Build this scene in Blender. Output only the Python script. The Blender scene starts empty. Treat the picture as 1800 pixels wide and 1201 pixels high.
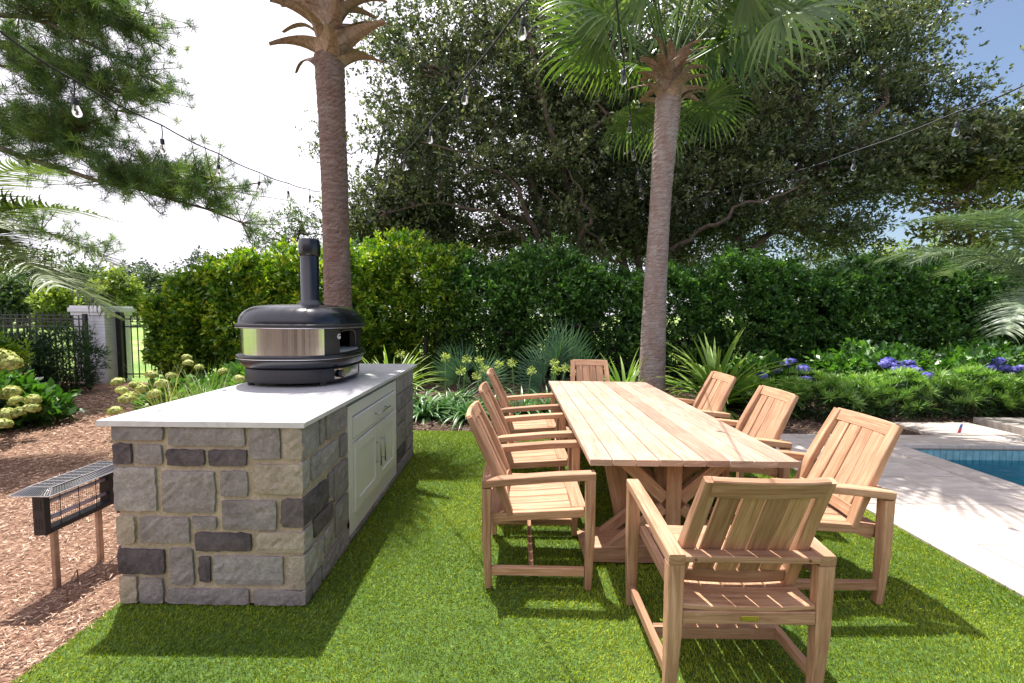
import bpy, math, random
import numpy as np
from mathutils import Vector, Matrix, Euler
random.seed(7)
RNG = np.random.default_rng(11)
S = bpy.context.scene
COL = S.collection
R = math.radians

# ---------------------------------------------------------------- camera
FPX, PITCH, ROLL, YAW, CAMH = 750.0, 0.064, 0.010, 0.002, 1.5
def cam_axes():
    cy, sy = math.cos(YAW), math.sin(YAW)
    right = Vector((cy, sy, 0)); fwd0 = Vector((-sy, cy, 0))
    cp, sp = math.cos(PITCH), math.sin(PITCH)
    fwd = fwd0 * cp - Vector((0, 0, 1)) * sp
    up = Vector((0, 0, 1)) * cp + fwd0 * sp
    cr, sr = math.cos(ROLL), math.sin(ROLL)
    return right * cr + up * sr, up * cr - right * sr, fwd
AX = cam_axes()
cd = bpy.data.cameras.new("camera"); cam = bpy.data.objects.new("camera", cd); COL.objects.link(cam)
m = Matrix((AX[0], AX[1], -AX[2])).transposed().to_4x4(); m.translation = Vector((0, 0, CAMH))
cam.matrix_world = m
cd.sensor_width = 36; cd.lens = 36 * FPX / 1800; cd.clip_start = .05; cd.clip_end = 2000
S.camera = cam
def at(px, py, Y):
    """world point at depth plane Y (metres) that a photograph measurement gave"""
    d = AX[0] * ((px - 900) / FPX) - AX[1] * ((py - 600.5) / FPX) + AX[2]
    return Vector((0, 0, CAMH)) + d * (Y / d.y)

# ---------------------------------------------------------------- light
SUN = Vector((.195, -.298, -.935)).normalized()
w = bpy.data.worlds.new("World"); S.world = w; w.use_nodes = True
nt = w.node_tree; nt.nodes.clear()
def wn(t): return nt.nodes.new(t)
sky = wn('ShaderNodeTexSky'); sky.sky_type = 'NISHITA'; sky.sun_disc = False
sky.sun_elevation = math.asin(-SUN.z); sky.sun_rotation = math.atan2(-SUN.x, -SUN.y); sky.air_density = 1.0; sky.dust_density = 1.6; sky.ozone_density = 1.2
tc = wn('ShaderNodeTexCoord'); mp = wn('ShaderNodeMapping'); mp.inputs['Scale'].default_value = (1.0, 1.6, 3.2); mp.inputs['Rotation'].default_value = (0, R(12), R(20))
nz = wn('ShaderNodeTexNoise'); nz.inputs['Scale'].default_value = 2.1; nz.inputs['Detail'].default_value = 8; nz.inputs['Roughness'].default_value = .56; nz.inputs['Distortion'].default_value = .5
sp = wn('ShaderNodeSeparateXYZ'); ma = wn('ShaderNodeMath'); ma.operation = 'MULTIPLY_ADD'; ma.inputs[1].default_value = -.80; ma.inputs[2].default_value = .26
ad = wn('ShaderNodeMath'); ad.operation = 'ADD'
rp = wn('ShaderNodeValToRGB'); rp.color_ramp.elements[0].position = .30; rp.color_ramp.elements[1].position = .66
mx = wn('ShaderNodeMix'); mx.data_type = 'RGBA'; mx.inputs['B'].default_value = (9.6, 9.1, 10.3, 1)
bg = wn('ShaderNodeBackground'); bg.inputs['Strength'].default_value = .088
out = wn('ShaderNodeOutputWorld')
L = nt.links.new
L(tc.outputs['Generated'], mp.inputs['Vector']); L(mp.outputs['Vector'], nz.inputs['Vector'])
L(tc.outputs['Generated'], sp.inputs[0]); L(sp.outputs['X'], ma.inputs[0]); L(ma.outputs[0], ad.inputs[0]); L(nz.outputs['Fac'], ad.inputs[1])
L(ad.outputs[0], rp.inputs['Fac']); L(rp.outputs['Color'], mx.inputs['Factor']); L(sky.outputs[0], mx.inputs['A']); L(mx.outputs['Result'], bg.inputs['Color']); L(bg.outputs[0], out.inputs[0])
sd = bpy.data.lights.new("sun", 'SUN'); so = bpy.data.objects.new("sun", sd); COL.objects.link(so)
sd.energy = 5.0; sd.angle = R(.5); sd.color = (1, .955, .89)
so.rotation_euler = SUN.to_track_quat('-Z', 'Y').to_euler(); so.location = (-4, 6, 20)
S.view_settings.view_transform = 'Standard'; S.view_settings.look = 'None'; S.view_settings.exposure = .94; S.view_settings.gamma = 1.0
S.view_settings.use_curve_mapping = False
S.cycles.max_bounces = 6; S.cycles.diffuse_bounces = 3; S.cycles.glossy_bounces = 3; S.cycles.transmission_bounces = 5; S.cycles.transparent_max_bounces = 8
S.cycles.caustics_reflective = False; S.cycles.caustics_refractive = False

# ---------------------------------------------------------------- materials
def lin(r, g, b): return tuple(((c / 255) ** 2.2) for c in (r, g, b)) + (1,)
class N:
    def __init__(s, name):
        s.m = bpy.data.materials.new(name); s.m.use_nodes = True; s.t = s.m.node_tree
        s.b = s.t.nodes['Principled BSDF']; s.o = s.t.nodes['Material Output']
    def n(s, t, **k):
        x = s.t.nodes.new(t)
        for a, v in k.items():
            if a in x.inputs: x.inputs[a].default_value = v
            else: setattr(x, a, v)
        return x
    def l(s, a, b): s.t.links.new(a, b)
    def coord(s, kind='Object', scale=(1, 1, 1), rnd=False):
        c = s.n('ShaderNodeTexCoord'); m = s.n('ShaderNodeMapping'); m.inputs['Scale'].default_value = scale
        s.l(c.outputs[kind], m.inputs[0])
        if rnd:
            oi = s.n('ShaderNodeObjectInfo'); mu = s.n('ShaderNodeMath', operation='MULTIPLY'); mu.inputs[1].default_value = 37.0
            s.l(oi.outputs['Random'], mu.inputs[0]); s.l(mu.outputs[0], m.inputs['Location'])
        return m.outputs[0]
    def noise(s, vec, scale, detail=5, rough=.55, dist=0):
        x = s.n('ShaderNodeTexNoise'); x.inputs['Scale'].default_value = scale; x.inputs['Detail'].default_value = detail
        x.inputs['Roughness'].default_value = rough; x.inputs['Distortion'].default_value = dist; s.l(vec, x.inputs['Vector']); return x.outputs['Fac']
    def ramp(s, fac, stops):
        x = s.n('ShaderNodeValToRGB'); e = x.color_ramp.elements
        e[0].position, e[0].color = stops[0]; e[1].position, e[1].color = stops[-1]
        for p, c in stops[1:-1]:
            k = e.new(p); k.color = c
        s.l(fac, x.inputs['Fac']); return x.outputs['Color']
    def mix(s, f, a, b, mode='MIX'):
        x = s.n('ShaderNodeMix', data_type='RGBA', blend_type=mode)
        for v, k in ((f, 'Factor'), (a, 'A'), (b, 'B')):
            if isinstance(v, (int, float, tuple)): x.inputs[k].default_value = v
            else: s.l(v, x.inputs[k])
        return x.outputs['Result']
    def bump(s, h, strength=.3, dist=.01):
        x = s.n('ShaderNodeBump', Strength=strength, Distance=dist); s.l(h, x.inputs['Height']); s.l(x.outputs[0], s.b.inputs['Normal'])
def c4(v, g=None, b=None): return (v, v, v, 1) if g is None else (v, g, b, 1)

def simple(name, col, rough=.5, metal=0, nscale=0, var=.15, bump=0, coat=0, spec=.5):
    n = N(name); n.b.inputs['Roughness'].default_value = rough; n.b.inputs['Metallic'].default_value = metal
    n.b.inputs['Coat Weight'].default_value = coat; n.b.inputs['Specular IOR Level'].default_value = spec
    if nscale:
        v = n.coord('Object', rnd=True); f = n.noise(v, nscale)
        a = tuple(c * (1 - var) for c in col[:3]) + (1,); b = tuple(min(1, c * (1 + var)) for c in col[:3]) + (1,)
        n.l(n.ramp(f, [(.3, a), (.7, b)]), n.b.inputs['Base Color'])
        if bump: n.bump(f, bump, .005)
    else: n.b.inputs['Base Color'].default_value = col
    return n.m

def wood(name, tones, rough=.55):
    n = N(name); v = n.coord('UV', (1, 1, 1), rnd=True)
    mp1 = n.n('ShaderNodeMapping'); mp1.inputs['Scale'].default_value = (2.2, 38, 1); n.l(v, mp1.inputs[0])
    f1 = n.noise(mp1.outputs[0], 1.6, 7, .62, .9)
    mp2 = n.n('ShaderNodeMapping'); mp2.inputs['Scale'].default_value = (6, 240, 1); n.l(v, mp2.inputs[0])
    f2 = n.noise(mp2.outputs[0], 1.5, 3, .5)
    f3 = n.noise(v, 3.5, 3, .5)
    base = n.ramp(f1, [(.28, tones[0]), (.5, tones[1]), (.72, tones[2])])
    fine = n.ramp(f2, [(.3, c4(.80, .76, .72)), (.6, c4(1))])
    col = n.mix(1.0, base, fine, 'MULTIPLY')
    oi = n.n('ShaderNodeObjectInfo'); tint = n.ramp(oi.outputs['Random'], [(0, c4(.76, .72, .70)), (.5, c4(1)), (1, c4(1.14, 1.12, 1.08))])
    col = n.mix(1.0, col, tint, 'MULTIPLY')
    blot = n.ramp(f3, [(.35, c4(.86, .84, .82)), (.65, c4(1.05, 1.04, 1.03))])
    col = n.mix(1.0, col, blot, 'MULTIPLY')
    n.l(col, n.b.inputs['Base Color']); n.b.inputs['Roughness'].default_value = rough; n.b.inputs['Specular IOR Level'].default_value = .3
    n.bump(f2, .22, .002); return n.m

def leaf(name, dark, mid, light, rough=.42, trans=.35, tcol=None, spec=.5, yel=None):
    n = N(name); a = n.n('ShaderNodeAttribute', attribute_name='rnd')
    v = n.coord('Object'); f = n.noise(v, 1.3, 3)
    ad = n.n('ShaderNodeMath', operation='MULTIPLY_ADD'); n.l(f, ad.inputs[0]); ad.inputs[1].default_value = .9; ad.inputs[2].default_value = -.45
    a2 = n.n('ShaderNodeMath', operation='ADD'); n.l(a.outputs['Fac'], a2.inputs[0]); n.l(ad.outputs[0], a2.inputs[1])
    st = [(.0, dark), (.5, mid), (.95, light)]
    if yel: st[-1] = (.80, light); st.append((1.0, yel))
    col = n.ramp(a2.outputs[0], st)
    n.l(col, n.b.inputs['Base Color']); n.b.inputs['Roughness'].default_value = rough; n.b.inputs['Specular IOR Level'].default_value = spec
    tr = n.n('ShaderNodeBsdfTranslucent'); n.l(n.mix(1.0, col, tcol or (1.5, 1.7, .55, 1), 'MULTIPLY'), tr.inputs['Color'])
    ms = n.n('ShaderNodeMixShader', Fac=trans); n.l(n.b.outputs[0], ms.inputs[1]); n.l(tr.outputs[0], ms.inputs[2]); n.l(ms.outputs[0], n.o.inputs[0])
    return n.m

def stone_mat(name, a, b):
    n = N(name); v = n.coord('Object', rnd=True); f = n.noise(v, 9, 8, .65, .3); g = n.noise(v, 60, 5, .7)
    col = n.mix(1.0, n.ramp(f, [(.3, a), (.7, b)]), n.ramp(g, [(.35, c4(.78)), (.65, c4(1.1))]), 'MULTIPLY')
    oi = n.n('ShaderNodeObjectInfo'); col = n.mix(1.0, col, n.ramp(oi.outputs['Random'], [(0, c4(.86, .85, .86)), (1, c4(1.12, 1.09, 1.05))]), 'MULTIPLY')
    n.l(col, n.b.inputs['Base Color']); n.b.inputs['Roughness'].default_value = .9; n.b.inputs['Specular IOR Level'].default_value = .2
    ad = n.n('ShaderNodeMath', operation='ADD'); n.l(f, ad.inputs[0]); n.l(g, ad.inputs[1]); n.bump(ad.outputs[0], .55, .012); return n.m

M = {}
M['teak'] = wood('teak', (c4(.32, .17, .095), c4(.49, .295, .185), c4(.63, .43, .30)))
M['teak_top'] = wood('teak_table', (c4(.34, .225, .165), c4(.48, .345, .265), c4(.60, .475, .39)), .6)
M['plug'] = simple('dark_plug', c4(.16, .07, .03), .6)
M['brass'] = simple('brass', c4(.75, .50, .14), .35, 1, 60, .1)
M['turf'] = leaf('turf', c4(.07, .125, .010), c4(.235, .32, .012), c4(.42, .46, .05), .5, .18, (1.3, 1.5, .5, 1), .3)
M['turf_back'] = simple('turf_backing', c4(.05, .10, .012), .9, 0, 40, .5)
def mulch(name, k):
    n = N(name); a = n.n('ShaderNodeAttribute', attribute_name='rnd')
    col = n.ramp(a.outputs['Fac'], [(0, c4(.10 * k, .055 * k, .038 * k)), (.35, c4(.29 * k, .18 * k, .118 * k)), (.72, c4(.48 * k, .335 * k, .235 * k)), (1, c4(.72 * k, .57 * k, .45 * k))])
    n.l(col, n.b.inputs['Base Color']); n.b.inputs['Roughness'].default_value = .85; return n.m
M['mulch'] = mulch('mulch_chip', 1.12); M['mulch_shaded'] = mulch('mulch_chip_bed', .42)  # bed chips are a darker copy: shade put into their colour
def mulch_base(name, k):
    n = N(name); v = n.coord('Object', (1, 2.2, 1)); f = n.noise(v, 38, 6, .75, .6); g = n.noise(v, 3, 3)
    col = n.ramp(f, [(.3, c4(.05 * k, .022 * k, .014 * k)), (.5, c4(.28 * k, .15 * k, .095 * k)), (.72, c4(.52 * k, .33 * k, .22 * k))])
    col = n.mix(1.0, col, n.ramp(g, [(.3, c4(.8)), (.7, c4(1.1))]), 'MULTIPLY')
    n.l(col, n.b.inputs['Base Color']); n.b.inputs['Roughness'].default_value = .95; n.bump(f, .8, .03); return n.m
M['mulch_base'] = mulch_base('mulch_ground', 1.0); M['mulch_base_shaded'] = mulch_base('mulch_ground_bed', .36)  # bed ground likewise darkened, its shade painted into the base colour
n = N('far_lawn'); v = n.coord('Object'); f = n.noise(v, .35, 5, .6); g = n.noise(v, 14, 3)
col = n.ramp(f, [(.38, c4(.12, .22, .028)), (.55, c4(.20, .30, .05)), (.64, c4(.36, .33, .13))]); n.l(n.mix(1.0, col, n.ramp(g, [(.3, c4(.75)), (.7, c4(1.1))]), 'MULTIPLY'), n.b.inputs['Base Color']); n.b.inputs['Roughness'].default_value = .9; M['lawn'] = n.m
def travertine(name, a, b):
    n = N(name); v = n.coord('Object', (1, 3.2, 1), rnd=True); f = n.noise(v, 3.5, 8, .6, .8); g = n.noise(v, 55, 4, .7)
    col = n.mix(1.0, n.ramp(f, [(.3, a), (.68, b)]), n.ramp(g, [(.30, c4(.70)), (.42, c4(1))]), 'MULTIPLY')
    oi = n.n('ShaderNodeObjectInfo'); col = n.mix(1.0, col, n.ramp(oi.outputs['Random'], [(0, c4(.92)), (1, c4(1.05))]), 'MULTIPLY')
    n.l(col, n.b.inputs['Base Color']); n.b.inputs['Roughness'].default_value = .62; n.bump(g, .15, .003); return n.m
M['trav'] = travertine('travertine', c4(.40, .34, .29), c4(.60, .54, .49))
M['joint'] = simple('patio_joint', c4(.30, .26, .23), .95, 0, 30, .2)
M['pooltile'] = simple('pool_tile', c4(.22, .38, .42), .25, 0, 8, .25)
M['poolwall'] = simple('pool_plaster', c4(.10, .40, .50), .6, 0, 3, .2)
n = N('pool_water'); v = n.coord('Object', (1, 2, 1)); bp = n.n('ShaderNodeBump', Strength=.5, Distance=.03); n.l(n.noise(v, 5, 4, .5, .5), bp.inputs['Height'])
tr_ = n.n('ShaderNodeBsdfTransparent'); tr_.inputs[0].default_value = c4(.22, .66, .76); gl_ = n.n('ShaderNodeBsdfGlossy'); gl_.inputs['Roughness'].default_value = .03; n.l(bp.outputs[0], gl_.inputs['Normal'])
fr_ = n.n('ShaderNodeFresnel', IOR=1.33); n.l(bp.outputs[0], fr_.inputs['Normal']); ms_ = n.n('ShaderNodeMixShader'); n.l(fr_.outputs[0], ms_.inputs[0]); n.l(tr_.outputs[0], ms_.inputs[1]); n.l(gl_.outputs[0], ms_.inputs[2]); n.l(ms_.outputs[0], n.o.inputs[0]); M['water'] = n.m
ST = {'l': stone_mat('stone_light', c4(.31, .285, .28), c4(.50, .465, .445)), 'm': stone_mat('stone_mid', c4(.225, .203, .205), c4(.39, .357, .35)),
      'd': stone_mat('stone_dark', c4(.075, .065, .075), c4(.20, .17, .175)), 't': stone_mat('stone_tan', c4(.34, .29, .235), c4(.55, .48, .39))}
n = N('mortar'); v = n.coord('Object'); f = n.noise(v, 70, 6, .7); g = n.noise(v, 4, 3)
n.l(n.mix(1.0, n.ramp(f, [(.3, c4(.50, .39, .27)), (.7, c4(.72, .60, .45))]), n.ramp(g, [(.3, c4(.72, .72, .74)), (.7, c4(1.1))]), 'MULTIPLY'), n.b.inputs['Base Color']); n.b.inputs['Roughness'].default_value = .95; n.bump(f, .8, .012); M['mortar'] = n.m
n = N('quartz'); v = n.coord('Object'); f = n.noise(v, 3, 8, .6, 1.5); n.l(n.ramp(f, [(.42, c4(.70, .69, .70)), (.5, c4(.62, .61, .62)), (.58, c4(.72, .71, .72))]), n.b.inputs['Base Color']); n.b.inputs['Roughness'].default_value = .22; M['quartz'] = n.m
M['cab'] = simple('cabinet_paint', c4(.74, .72, .67), .4, 0, 2, .03)
M['nickel'] = simple('brushed_nickel', c4(.42, .41, .40), .32, 1)
n = N('oven_enamel'); n.b.inputs['Base Color'].default_value = c4(.005, .007, .014); n.b.inputs['Roughness'].default_value = .27; n.b.inputs['Coat Weight'].default_value = .35; n.b.inputs['Coat Roughness'].default_value = .2  # blue in the base colour stands in for sky reflected on the dome
v = n.coord('Object'); n.bump(n.noise(v, 220, 2), .04, .001); M['enamel'] = n.m
M['black'] = simple('matt_black', c4(.018, .018, .022), .5, 0, 30, .1)
M['trim'] = simple('polished_trim', c4(.55, .55, .57), .18, 1)
n = N('stainless'); n.b.inputs['Metallic'].default_value = 1; n.b.inputs['Roughness'].default_value = .16; n.b.inputs['Anisotropic'].default_value = .7
v = n.coord('Object', (1, 1, 260)); f = n.noise(v, 2.0, 3); n.l(n.ramp(f, [(.3, c4(.52, .50, .49)), (.7, c4(.66, .64, .62))]), n.b.inputs['Base Color']); n.bump(f, .06, .001)
vv = n.coord('Object', (26, 26, .01)); g = n.noise(vv, 1.0, 2); bp = n.n('ShaderNodeBump', Strength=.35, Distance=.006); n.l(g, bp.inputs['Height']); n.l(bp.outputs[0], n.b.inputs['Normal']); M['steel'] = n.m
M['liner'] = simple('oven_liner', c4(.10, .075, .06), .9, 0, 20, .3)
M['ovenstone'] = simple('oven_floor_stone', c4(.52, .48, .44), .85, 0, 12, .12)
M['white'] = simple('white_mark', c4(.8, .8, .8), .5)
M['copper'] = simple('copper_stake', c4(.42, .30, .23), .45, .5, 14, .25)
M['tube'] = simple('lamp_tube', c4(.66, .60, .78), .2)
M['wire'] = simple('wire', c4(.05, .04, .04), .5, .6)
M['rust'] = simple('rusty_wire', c4(.20, .13, .09), .6, .5)
n = N('painted_brick'); v = n.coord('Object', rnd=True); f = n.noise(v, 12, 5); n.l(n.ramp(f, [(.3, c4(.72, .72, .77)), (.7, c4(.86, .85, .87))]), n.b.inputs['Base Color']); n.b.inputs['Roughness'].default_value = .7; n.bump(f, .3, .01); M['brick'] = n.m
M['iron'] = simple('black_iron', c4(.012, .012, .014), .4, 0)
def bark(name, a, b, sc, bs=.7):
    n = N(name); v = n.coord('Object', sc); f = n.noise(v, 3, 8, .68, .4); h = n.noise(n.coord('Object'), 1.2, 4)
    col = n.mix(1.0, n.ramp(f, [(.3, a), (.7, b)]), n.ramp(h, [(.35, c4(.75, .72, .72)), (.65, c4(1.15, 1.1, 1.05))]), 'MULTIPLY')
    n.l(col, n.b.inputs['Base Color']); n.b.inputs['Roughness'].default_value = .95; n.bump(f, bs, .03); return n.m
for nm_, cA, cB, cC in (('palmbark', c4(.07, .047, .042), c4(.19, .135, .115), c4(.34, .26, .23)), ('palmgrey', c4(.12, .095, .085), c4(.27, .22, .20), c4(.44, .37, .345))):
  n = N(nm_); vv_ = n.coord('Object', (2.2, 2.2, 26)); f = n.noise(vv_, 1.9, 8, .72, 1.6); g = n.noise(n.coord('Object', (3, 3, 1.2)), 2.2, 5, .6); h = n.noise(n.coord('Object', (14, 14, 9)), 2.5, 5, .7)
  col = n.ramp(f, [(.30, cA), (.46, cB), (.68, cC)]); col = n.mix(1.0, col, n.ramp(g, [(.35, c4(.85, .70, .66)), (.65, c4(1.05, 1.1, 1.12))]), 'MULTIPLY'); col = n.mix(n.ramp(h, [(.60, c4(0)), (.72, c4(.75))]), col, c4(.42, .36, .35))
  n.l(col, n.b.inputs['Base Color']); n.b.inputs['Roughness'].default_value = .95; n.bump(f, .8, .02); M[nm_] = n.m
M['boot'] = bark('palm_boot', c4(.17, .11, .075), c4(.50, .37, .28), (10, 10, 3), .4)
M['oakbark'] = bark('oak_bark', c4(.055, .040, .034), c4(.19, .145, .12), (4, 4, 4))
M['stem'] = bark('shrub_stem', c4(.06, .045, .03), c4(.17, .12, .08), (12, 12, 4))
M['greenstem'] = simple('green_stem', c4(.16, .26, .06), .5, 0, 8, .2)
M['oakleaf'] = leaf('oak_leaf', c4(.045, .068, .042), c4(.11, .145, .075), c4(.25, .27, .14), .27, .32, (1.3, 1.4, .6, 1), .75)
M['hedge'] = leaf('hedge_leaf', c4(.024, .070, .022), c4(.066, .165, .042), c4(.17, .33, .065), .36, .28, (1.5, 1.7, .4, 1), .55)
M['hedgey'] = leaf('hedge_leaf_yellow', c4(.040, .115, .020), c4(.14, .27, .032), c4(.38, .50, .05), .38, .32, (1.5, 1.6, .35, 1), .5, c4(.48, .50, .05))
M['sabal'] = leaf('sabal_frond', c4(.045, .085, .035), c4(.10, .17, .055), c4(.22, .29, .10), .38, .30, (1.4, 1.6, .4, 1), .5)
M['pindo'] = leaf('pindo_frond', c4(.06, .10, .055), c4(.13, .19, .10), c4(.27, .34, .18), .45, .25, (1.2, 1.3, .7, 1))
M['pindog'] = leaf('green_feather_frond', c4(.04, .07, .02), c4(.10, .15, .04), c4(.22, .28, .09), .45, .25)
M['yucca'] = leaf('strap_leaf_blue', c4(.035, .085, .055), c4(.075, .155, .085), c4(.17, .27, .15), .45, .2, (1.2, 1.5, .6, 1))
M['yuccag'] = leaf('strap_leaf_bright', c4(.07, .14, .03), c4(.15, .27, .05), c4(.32, .42, .10), .42, .28)
M['agaleaf'] = leaf('agapanthus_leaf', c4(.025, .07, .025), c4(.06, .15, .05), c4(.15, .27, .09), .35, .22)
M['agaflower'] = leaf('agapanthus_flower', c4(.25, .33, .08), c4(.42, .48, .15), c4(.62, .66, .28), .6, .35)
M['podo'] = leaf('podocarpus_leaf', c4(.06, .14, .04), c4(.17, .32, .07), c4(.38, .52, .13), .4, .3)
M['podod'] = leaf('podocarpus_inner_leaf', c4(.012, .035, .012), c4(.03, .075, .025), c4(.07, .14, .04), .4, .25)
M['hydleaf'] = leaf('hydrangea_leaf', c4(.03, .09, .02), c4(.07, .18, .03), c4(.16, .32, .05), .42, .3)
M['blue'] = leaf('blue_petal', c4(.10, .10, .42), c4(.20, .20, .65), c4(.42, .36, .78), .6, .3, (1.1, 1.1, 1.3, 1))
M['lime'] = leaf('lime_petal', c4(.34, .42, .10), c4(.58, .62, .20), c4(.82, .82, .42), .6, .3, (1.1, 1.1, .8, 1))
M['needle'] = leaf('pine_needle', c4(.03, .065, .028), c4(.085, .15, .055), c4(.24, .32, .09), .45, .3)
M['fartree'] = leaf('far_leaf', c4(.035, .065, .035), c4(.075, .125, .05), c4(.16, .22, .075), .6, .2)
M['fartreeb'] = leaf('far_leaf_blue', c4(.030, .055, .045), c4(.060, .10, .070), c4(.11, .16, .10), .6, .15)
M['fartreey'] = leaf('far_leaf_yellow', c4(.09, .14, .03), c4(.18, .25, .05), c4(.34, .38, .09), .6, .3)
M['magnolia'] = leaf('magnolia_leaf', c4(.05, .06, .015), c4(.11, .13, .03), c4(.26, .25, .07), .3, .25)
M['grassy'] = leaf('pale_grass', c4(.20, .24, .07), c4(.38, .40, .15), c4(.62, .60, .30), .5, .3)
M['backdropwall'] = simple('backdrop_brick', c4(.52, .40, .33), .85, 0, 3, .1); M['roof'] = simple('roof_shingle', c4(.12, .10, .09), .9, 0, 5, .2); M['backdroptrim'] = simple('backdrop_trim', c4(.62, .56, .50), .5); M['darkglass'] = simple('dark_glass', c4(.03, .035, .04), .08)
M['cable'] = simple('cable', c4(.012, .012, .018), .5)
n = N('bulb_glass'); n.b.inputs['Base Color'].default_value = c4(.95, .92, .88); n.b.inputs['Transmission Weight'].default_value = 1; n.b.inputs['Roughness'].default_value = .03; n.b.inputs['IOR'].default_value = 1.25; M['glass'] = n.m
M['filament'] = simple('filament', c4(.9, .55, .15), .4, 0)
M['flagred'] = simple('flag_red', c4(.55, .08, .10), .7); M['flagblue'] = simple('flag_blue', c4(.06, .12, .45), .7)

# ---------------------------------------------------------------- mesh helpers
def mesh_np(name, V, F, mat, rnd=None, uv=None, smooth=False):
    """V (n,3), F (m,k) array or list of tuples"""
    me = bpy.data.meshes.new(name)
    if isinstance(F, np.ndarray):
        m_, k = F.shape
        me.vertices.add(len(V)); me.vertices.foreach_set('co', np.asarray(V, np.float32).ravel())
        me.loops.add(m_ * k); me.loops.foreach_set('vertex_index', F.astype(np.int32).ravel())
        me.polygons.add(m_); me.polygons.foreach_set('loop_start', np.arange(0, m_ * k, k, dtype=np.int32))
        me.update(calc_edges=True)
    else:
        me.from_pydata([tuple(v) for v in V], [], F)
    if rnd is not None:
        a = me.attributes.new('rnd', 'FLOAT', 'POINT'); a.data.foreach_set('value', np.asarray(rnd, np.float32))
    if uv is not None:
        u = me.uv_layers.new(name='UVMap'); u.data.foreach_set('uv', np.asarray(uv, np.float32).ravel())
    if smooth: me.polygons.foreach_set('use_smooth', np.ones(len(me.polygons), bool))
    if mat: me.materials.append(mat)
    me.update(); return me
def link(name, me, parent=None, loc=None, rot=None, scale=None, kind=None):
    o = bpy.data.objects.new(name, me); COL.objects.link(o)
    if parent is not None: o.parent = parent
    if loc is not None: o.location = loc
    if rot is not None: o.rotation_euler = rot
    if scale is not None: o.scale = scale
    if kind: o['kind'] = kind
    return o
def tag(o, label, cat, group=None, kind=None):
    if label: o['label'] = label
    if cat: o['category'] = cat
    if group: o['group'] = group
    if kind: o['kind'] = kind
    return o
def thing(name, label, cat, loc=(0, 0, 0), rz=0, group=None):
    o = bpy.data.objects.new(name, None); COL.objects.link(o); o.empty_display_size = .1
    o.location = loc; o.rotation_euler = (0, 0, rz); return tag(o, label, cat, group)
def copy_tree(o, parent=None):
    c = o.copy(); COL.objects.link(c); c.parent = parent
    for ch in list(o.children): copy_tree(ch, c)
    return c

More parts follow.
